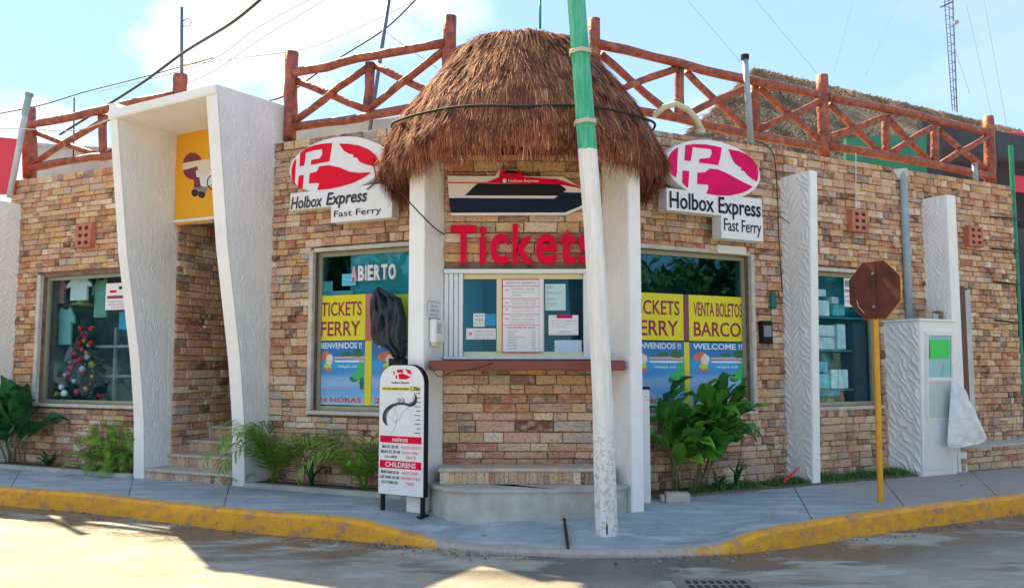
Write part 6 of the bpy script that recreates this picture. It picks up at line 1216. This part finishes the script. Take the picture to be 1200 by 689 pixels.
# ================================================================ PLANTS
def leafmat(name, c1, c2, c3): return island_mat(name, [c1, c2, c3, c1], .45, trans=.25)
def objleaf(name, cols, trans=.25):
    m = island_mat(name, cols, .42, trans=trans); t = m.node_tree   # random per object instead of per island
    oi = node(t, 'ShaderNodeObjectInfo'); cr = [n for n in t.nodes if n.type == 'VALTORGB'][0]; t.links.new(oi.outputs['Random'], cr.inputs[0]); return m
M['leaf'] = objleaf('glossy_broad_leaf', [(.025, .12, .025), (.06, .24, .03), (.12, .36, .03), (.03, .14, .03), (.08, .28, .03), (.22, .46, .05), (.05, .20, .03)])
M['leafdark'] = objleaf('dark_broad_leaf', [(.02, .10, .035), (.03, .14, .05), (.05, .20, .05)])
M['frond'] = objleaf('palm_frond', [(.10, .22, .03), (.16, .30, .03), (.24, .34, .05), (.09, .22, .04)])
M['fern'] = objleaf('lime_fern', [(.14, .32, .02), (.22, .42, .03), (.10, .26, .03), (.30, .48, .04)])
M['stemg'] = mat('green_cane', (.10, .14, .05), .6, col2=(.16, .12, .07), nscale=8)
def blade(Ln, Wd, droop, fold=.25, pet=.25, wav=.03, n=9, seed=0):
    """leaf growing along +s from the origin, bending down; petiole then a folded blade"""
    r = random.Random(seed); v = []; f = []; x, z, a = 0.0, 0.0, 0.0; path = []
    for i in range(n + 1):
        path.append((x, z, a)); st = Ln / n; x += st * math.cos(a); z += st * math.sin(a); a -= droop / n * (1.5 * i / n + .25)
    for i, (x, z, a) in enumerate(path):
        t = i / n; u = max(0, (t - pet) / (1 - pet)); w_ = Wd * (math.sin(math.pi * min(1, u ** .75)) ** .8 if u > 0 else 0) + (.006 if t < .98 else .001); wv = wav * math.sin(t * 14 + seed) * w_ / max(Wd, .01)
        nx, nz_ = -math.sin(a), math.cos(a)
        for k, q in enumerate((-1, -.5, 0, .5, 1)):
            hgt = fold * abs(q) * w_ * .5 + (wv if abs(q) == 1 else 0) * (1 if q > 0 else -1) - (.006 if q == 0 else 0)
            v.append((x + nx * hgt, q * w_ * .5, z + nz_ * hgt))
    for i in range(n):
        for k in range(4): f.append((i * 5 + k, i * 5 + k + 1, (i + 1) * 5 + k + 1, (i + 1) * 5 + k))
    return v, f
def frond(Ln, Wd, droop, pairs=15, up=.25, seed=0, lw=.011):
    r = random.Random(seed); v = []; f = []; x, z, a = 0.0, 0.0, 0.0; N_ = pairs + 6; path = []
    for i in range(N_): path.append((x, z, a)); x += Ln / N_ * math.cos(a); z += Ln / N_ * math.sin(a); a -= droop / N_ * (1.4 * i / N_ + .3)
    b = 0
    for i, (x, z, a) in enumerate(path):
        w_ = .006 * (1 - i / N_) + .002; v += [(x, -w_, z), (x, w_, z)]
    for i in range(N_ - 1): f.append((2 * i, 2 * i + 1, 2 * i + 3, 2 * i + 2))
    for i in range(4, N_):
        x, z, a = path[i]; t = (i - 4) / (N_ - 4); l_ = Wd * (math.sin(math.pi * (.12 + .80 * t)) ** .7) * r.uniform(.8, 1.1)
        for sgn in (-1, 1):
            ang = rad(52 - 22 * t) + r.uniform(-.12, .12); dx_, dy_ = math.cos(ang) * l_, math.sin(ang) * l_ * sgn; dz_ = up * l_ * r.uniform(-.6, .8); b = len(v)
            wx, wy = -math.sin(ang) * lw, math.cos(ang) * lw * sgn
            c, s = math.cos(a), math.sin(a)
            def tr(p, q, h): return (x + p * c - h * s, q, z + p * s + h * c)
            v += [tr(0, 0, 0), tr(dx_ * .5 + wx, dy_ * .5 + wy, dz_ * .8), tr(dx_, dy_, dz_ * .4 - l_ * .35), tr(dx_ * .5 - wx, dy_ * .5 - wy, dz_ * .8)]; f.append((b, b + 1, b + 2, b + 3))
    return v, f
def raw_mesh(name, vf, m, smooth=True):
    me = bpy.data.meshes.new(name); me.from_pydata([(a, b, c) for a, b, c in vf[0]], [], vf[1]); me.materials.append(m)
    if smooth: me.shade_smooth()
    return me
def put(name, me, parent, base, az_, elev, sc_=1.0, roll=0.0):
    """base in the parent's frame coordinates, az_ measured from +s towards out of the wall"""
    o_ = ORI[parent.name]; ob = bpy.data.objects.new(name, me); COL.objects.link(ob); ob.parent = parent
    ob.matrix_local = Matrix.Translation((base[0] - o_[0], -(base[1] - o_[1]), base[2] - o_[2])) @ Matrix.Rotation(-az_, 4, 'Z') @ Matrix.Rotation(-elev, 4, 'Y') @ Matrix.Rotation(roll, 4, 'X') @ Matrix.Scale(sc_, 4); return ob
BL = [raw_mesh('leaf', blade(.56, .18, d_, .35, .25, .04, seed=i), M['leaf']) for i, d_ in enumerate((.4, .8, 1.3, 2.0))]
BLD = [raw_mesh('leaf', blade(.62, .20, d_, .4, .25, .04, seed=i + 9), M['leafdark']) for i, d_ in enumerate((.6, 1.1, 1.7))]
SW = [raw_mesh('leaf', blade(.34, .045, d_, .5, .05, .01, seed=i + 20), M['leafdark']) for i, d_ in enumerate((.4, .9, 1.4))]
FR_ = [raw_mesh('frond', frond(.95, .26, d_, 17, .25, i), M['frond'], False) for i, d_ in enumerate((1.2, 1.9, 2.6))]
FE_ = [raw_mesh('frond', frond(.50, .12, d_, 24, .15, i + 5, .006), M['fern'], False) for i, d_ in enumerate((1.0, 1.8, 2.6))]
# broad leaved bush right of the booth
def bush(F, base, canes, label, name, meshes, spread, hmin, hmax, per, seed, group=None, elev=(.2, 1.2), sc_=(.8, 1.15), stem_r=.012, out=.5):
    r = random.Random(seed); t = thing(name, label, 'plant', F, base, group)
    for i in range(canes):
        s0 = base[0] + r.uniform(-1, 1) * spread * .4; o0 = base[1] + r.uniform(-.08, .08); lean = r.uniform(-1, 1) * spread * .6; h = r.uniform(hmin, hmax)
        P_ = [(s0, o0, base[2]), (s0 + lean * .4, o0 + out * .15, base[2] + h * .5), (s0 + lean, max(.08, o0 + r.uniform(-.1, out) * .5), base[2] + h)]
        part('stem', MB().tube(P_, [stem_r, stem_r * .8, stem_r * .5], 6), M['stemg'], t)
        for k in range(per):
            f_ = 1 - .55 * k / per * r.uniform(.6, 1.2); q = tuple(np.array(P_[1]) * (1 - (f_ - .5) * 2) + np.array(P_[2]) * (f_ - .5) * 2) if f_ > .5 else P_[1]
            az_ = r.uniform(-.6, math.pi + .6); e = r.uniform(*elev) if k else 1.3
            put('leaf' if meshes is not FR_ and meshes is not FE_ else 'frond', meshes[r.randrange(len(meshes))], t, q, az_, e, r.uniform(*sc_), r.uniform(-.4, .4))
    return t
bR = R.px(810, 575, .30); bush(R, (bR[0], .26, .17), 13, 'big bush of broad glossy leaves under the right poster window', 'broad_leaf_plant', BL, .62, .42, .98, 8, 5, elev=(.45, 1.5), sc_=(.8, 1.2))
bL_ = L.px(20, 545, .2); bush(L, (L.px(22, 540, .2)[0], .24, .19), 8, 'dark plant with long upright leaves at the far left', 'broad_leaf_plant', BLD, .40, .30, .62, 5, 8, elev=(.5, 1.5), sc_=(1.05, 1.45))
# small rosettes of sword leaves
def rosette(F, px_, o, n, label, meshes, sc_, seed, name='sword_leaf_plant', elev=(.5, 1.4), z=.18, azr=(0, 6.283)):
    r = random.Random(seed); s = F.px(px_, 548, o)[0]; t = thing(name, label, 'plant', F, (s, o, z))
    for i in range(n): put('leaf' if name != 'young_palm' and 'fern' not in name else 'frond', meshes[r.randrange(len(meshes))], t, (s + r.uniform(-.03, .03), o + r.uniform(-.03, .03), z), r.uniform(*azr), r.uniform(*elev), r.uniform(*sc_), r.uniform(-.3, .3))
    return t
rosette(L, 57, .2, 9, 'small spiky plant between the dark leaves and the lime fern', SW, (.6, .95), 1)
rosette(L, 366, .2, 9, 'low tuft of sword leaves right of the portal palm', SW, (.7, 1.1), 2, elev=(1.15, 1.5))
rosette(R, 862, .3, 7, 'pale green tuft at the right foot of the broad leaved bush', SW, (.8, 1.1), 3, elev=(.9, 1.5), z=.17)
rosette(R, 842, .28, 8, 'dark tuft between the bush and the pale green tuft', SW, (.5, .8), 4, z=.17)
rosette(L, 322, .22, 17, 'young palm with arching fronds at the right foot of the portal', FR_, (.85, 1.4), 6, 'young_palm', (1.15, 1.52))
rosette(L, 285, .40, 4, 'small drooping palm shoot touching the right portal leg', FR_, (.28, .4), 7, 'young_palm', (.5, 1.3))
rosette(L, 427, .22, 15, 'young palm behind the height chart stand', FR_, (.8, 1.35), 8, 'young_palm', (.9, 1.5))
rosette(L, 492, .5, 3, 'few thin fronds between the height chart and the booth pillar', FR_, (.3, .45), 19, 'young_palm', (.8, 1.3))
t = thing('lime_fern', 'lime green fern mass hanging over the edging left of the portal', 'fern', L, (L.px(130, 545, .25)[0], .25, .19)); r = random.Random(4)
for i in range(90):
    s = L.px(r.uniform(108, 152), 545, .25)[0]; zz_ = .19 + r.random() ** 1.2 * .42; put('frond', FE_[r.randrange(3)], t, (s, r.uniform(.12, .36), zz_), r.uniform(-.2, 3.3), r.uniform(.2, 1.45), r.uniform(.5, 1.0), r.uniform(-.5, .5))
# grass strip along the right wing
def grass(F, s0, s1, o0, o1, z, n, h0, h1, seed, name='grass'):
    r = np.random.default_rng(seed); s = r.uniform(s0, s1, n); o = r.uniform(o0, o1, n); h = r.uniform(h0, h1, n) * (.6 + .5 * np.sin(s * 5) ** 2); a = r.uniform(0, 6.283, n); lx, ly = r.normal(0, .4, n) * h, r.normal(0, .4, n) * h; w_ = .006
    b0_ = np.stack([s, o, np.full(n, z)], 1); sd_ = np.stack([np.cos(a) * w_, np.sin(a) * w_, np.zeros(n)], 1); m1 = b0_ + np.stack([lx * .35, ly * .35, h * .6], 1); tp_ = b0_ + np.stack([lx, ly, h], 1)
    V = np.stack([b0_ - sd_, b0_ + sd_, m1 + sd_ * .8, m1 - sd_ * .8, tp_ + sd_ * .1, tp_ - sd_ * .1], 1).reshape(-1, 3); V[:, 1] *= -1; b = np.arange(n) * 6
    ob = bpy.data.objects.new(name, npmesh(name, V, np.concatenate([np.stack([b, b + 1, b + 2, b + 3], 1), np.stack([b + 3, b + 2, b + 4, b + 5], 1)]), M['grass'])); COL.objects.link(ob); ob.matrix_world = F.M.copy(); ob['kind'] = 'stuff'; return ob
M['grass'] = island_mat('short_grass', [(.03, .10, .02), (.06, .17, .03), (.10, .20, .04), (.04, .12, .03)], .6)
g = grass(R, -.75, -.12, .15, .42, .17, 700, .03, .10, 3); g['label'] = 'short grass strip left of the tall ridged pillar'; g['category'] = 'grass'
g = grass(R, c1r + .02, 1.8, .12, .44, .17, 1500, .03, .11, 4); g['label'] = 'short grass strip between the tall pillar and the cabin'; g['category'] = 'grass'
g = grass(R, -2.0, -.9, .12, .45, .17, 700, .03, .10, 6); g['label'] = 'sparse weeds under the broad leaved bush'; g['category'] = 'grass'

# ================================================================ ACROSS THE STREETS (behind and beside the camera, added to darken the shop glass reflections)
M['treeleaf'] = island_mat('reflection_tree_leaves', [(.03, .09, .025), (.06, .15, .03), (.04, .11, .03), (.09, .19, .04)], .6)
def reflection_tree(F, s, o, h, seed, label):  # unseen tree, added and sized for what the windows mirror
    r = np.random.default_rng(seed); t = thing('reflection_tree', label, 'tree', F, (s, o, 0), 'trees added across the streets for reflections'); part('trunk', MB().tube([(s, o, 0), (s + .15, o, h * .3), (s - .1, o + .1, h * .6), (s, o, h * .8)], [.2, .16, .11, .05], 8), M['brownwood'], t)
    n = 5200; cl_ = r.normal(0, 1, (26, 3)) * [1.5, 1.5, h * .17] + [s, o, h * .68]; c = cl_[r.integers(0, 26, n)] + r.normal(0, .42, (n, 3)); a, b = r.normal(0, .09, (n, 3)), r.normal(0, .09, (n, 3))
    V = np.stack([c - a, c - b, c + a, c + b], 1).reshape(-1, 3); k = np.arange(n) * 4; np_part('crown', V, np.stack([k, k + 1, k + 2, k + 3], 1), M['treeleaf'], t)
for i, (F, s, o, h) in enumerate(((L, -19, 13, 6.0), (L, -14, 12.5, 4.5), (L, -8.5, 13.5, 5.5), (R, 4, 13, 4.8), (R, 9.5, 12.5, 5.2), (R, 15, 13.5, 4.4), (R, 21, 13, 5.2))):
    reflection_tree(F, s, o, h, 30 + i, 'leafy tree added for window reflections across the %s street, %s' % (('left', 'farthest from the corner'), ('left', 'shorter one in the middle'), ('left', 'nearest the corner'), ('right', 'nearest the corner'), ('right', 'tall one past the nearest'), ('right', 'shortest of the row'), ('right', 'farthest from the corner'))[i])
for F, a, b, lab in ((L, -24, -4, 'low cream wall added for window reflections across the left street, outside the picture'), (R, 1, 26, 'low cream wall added for window reflections across the right street, outside the picture')):
    t = thing('reflection_wall', lab, 'wall', F, (a, 11, 0)); part('render', MB().box(a, b, 11, 11.2, -.1, 2.1), M['greywall'], t); part('coping', MB().box(a, b, 10.95, 11.25, 2.102, 2.2), M['bluegrey'], t)  # unseen wall, added below the trees for the mirrored street
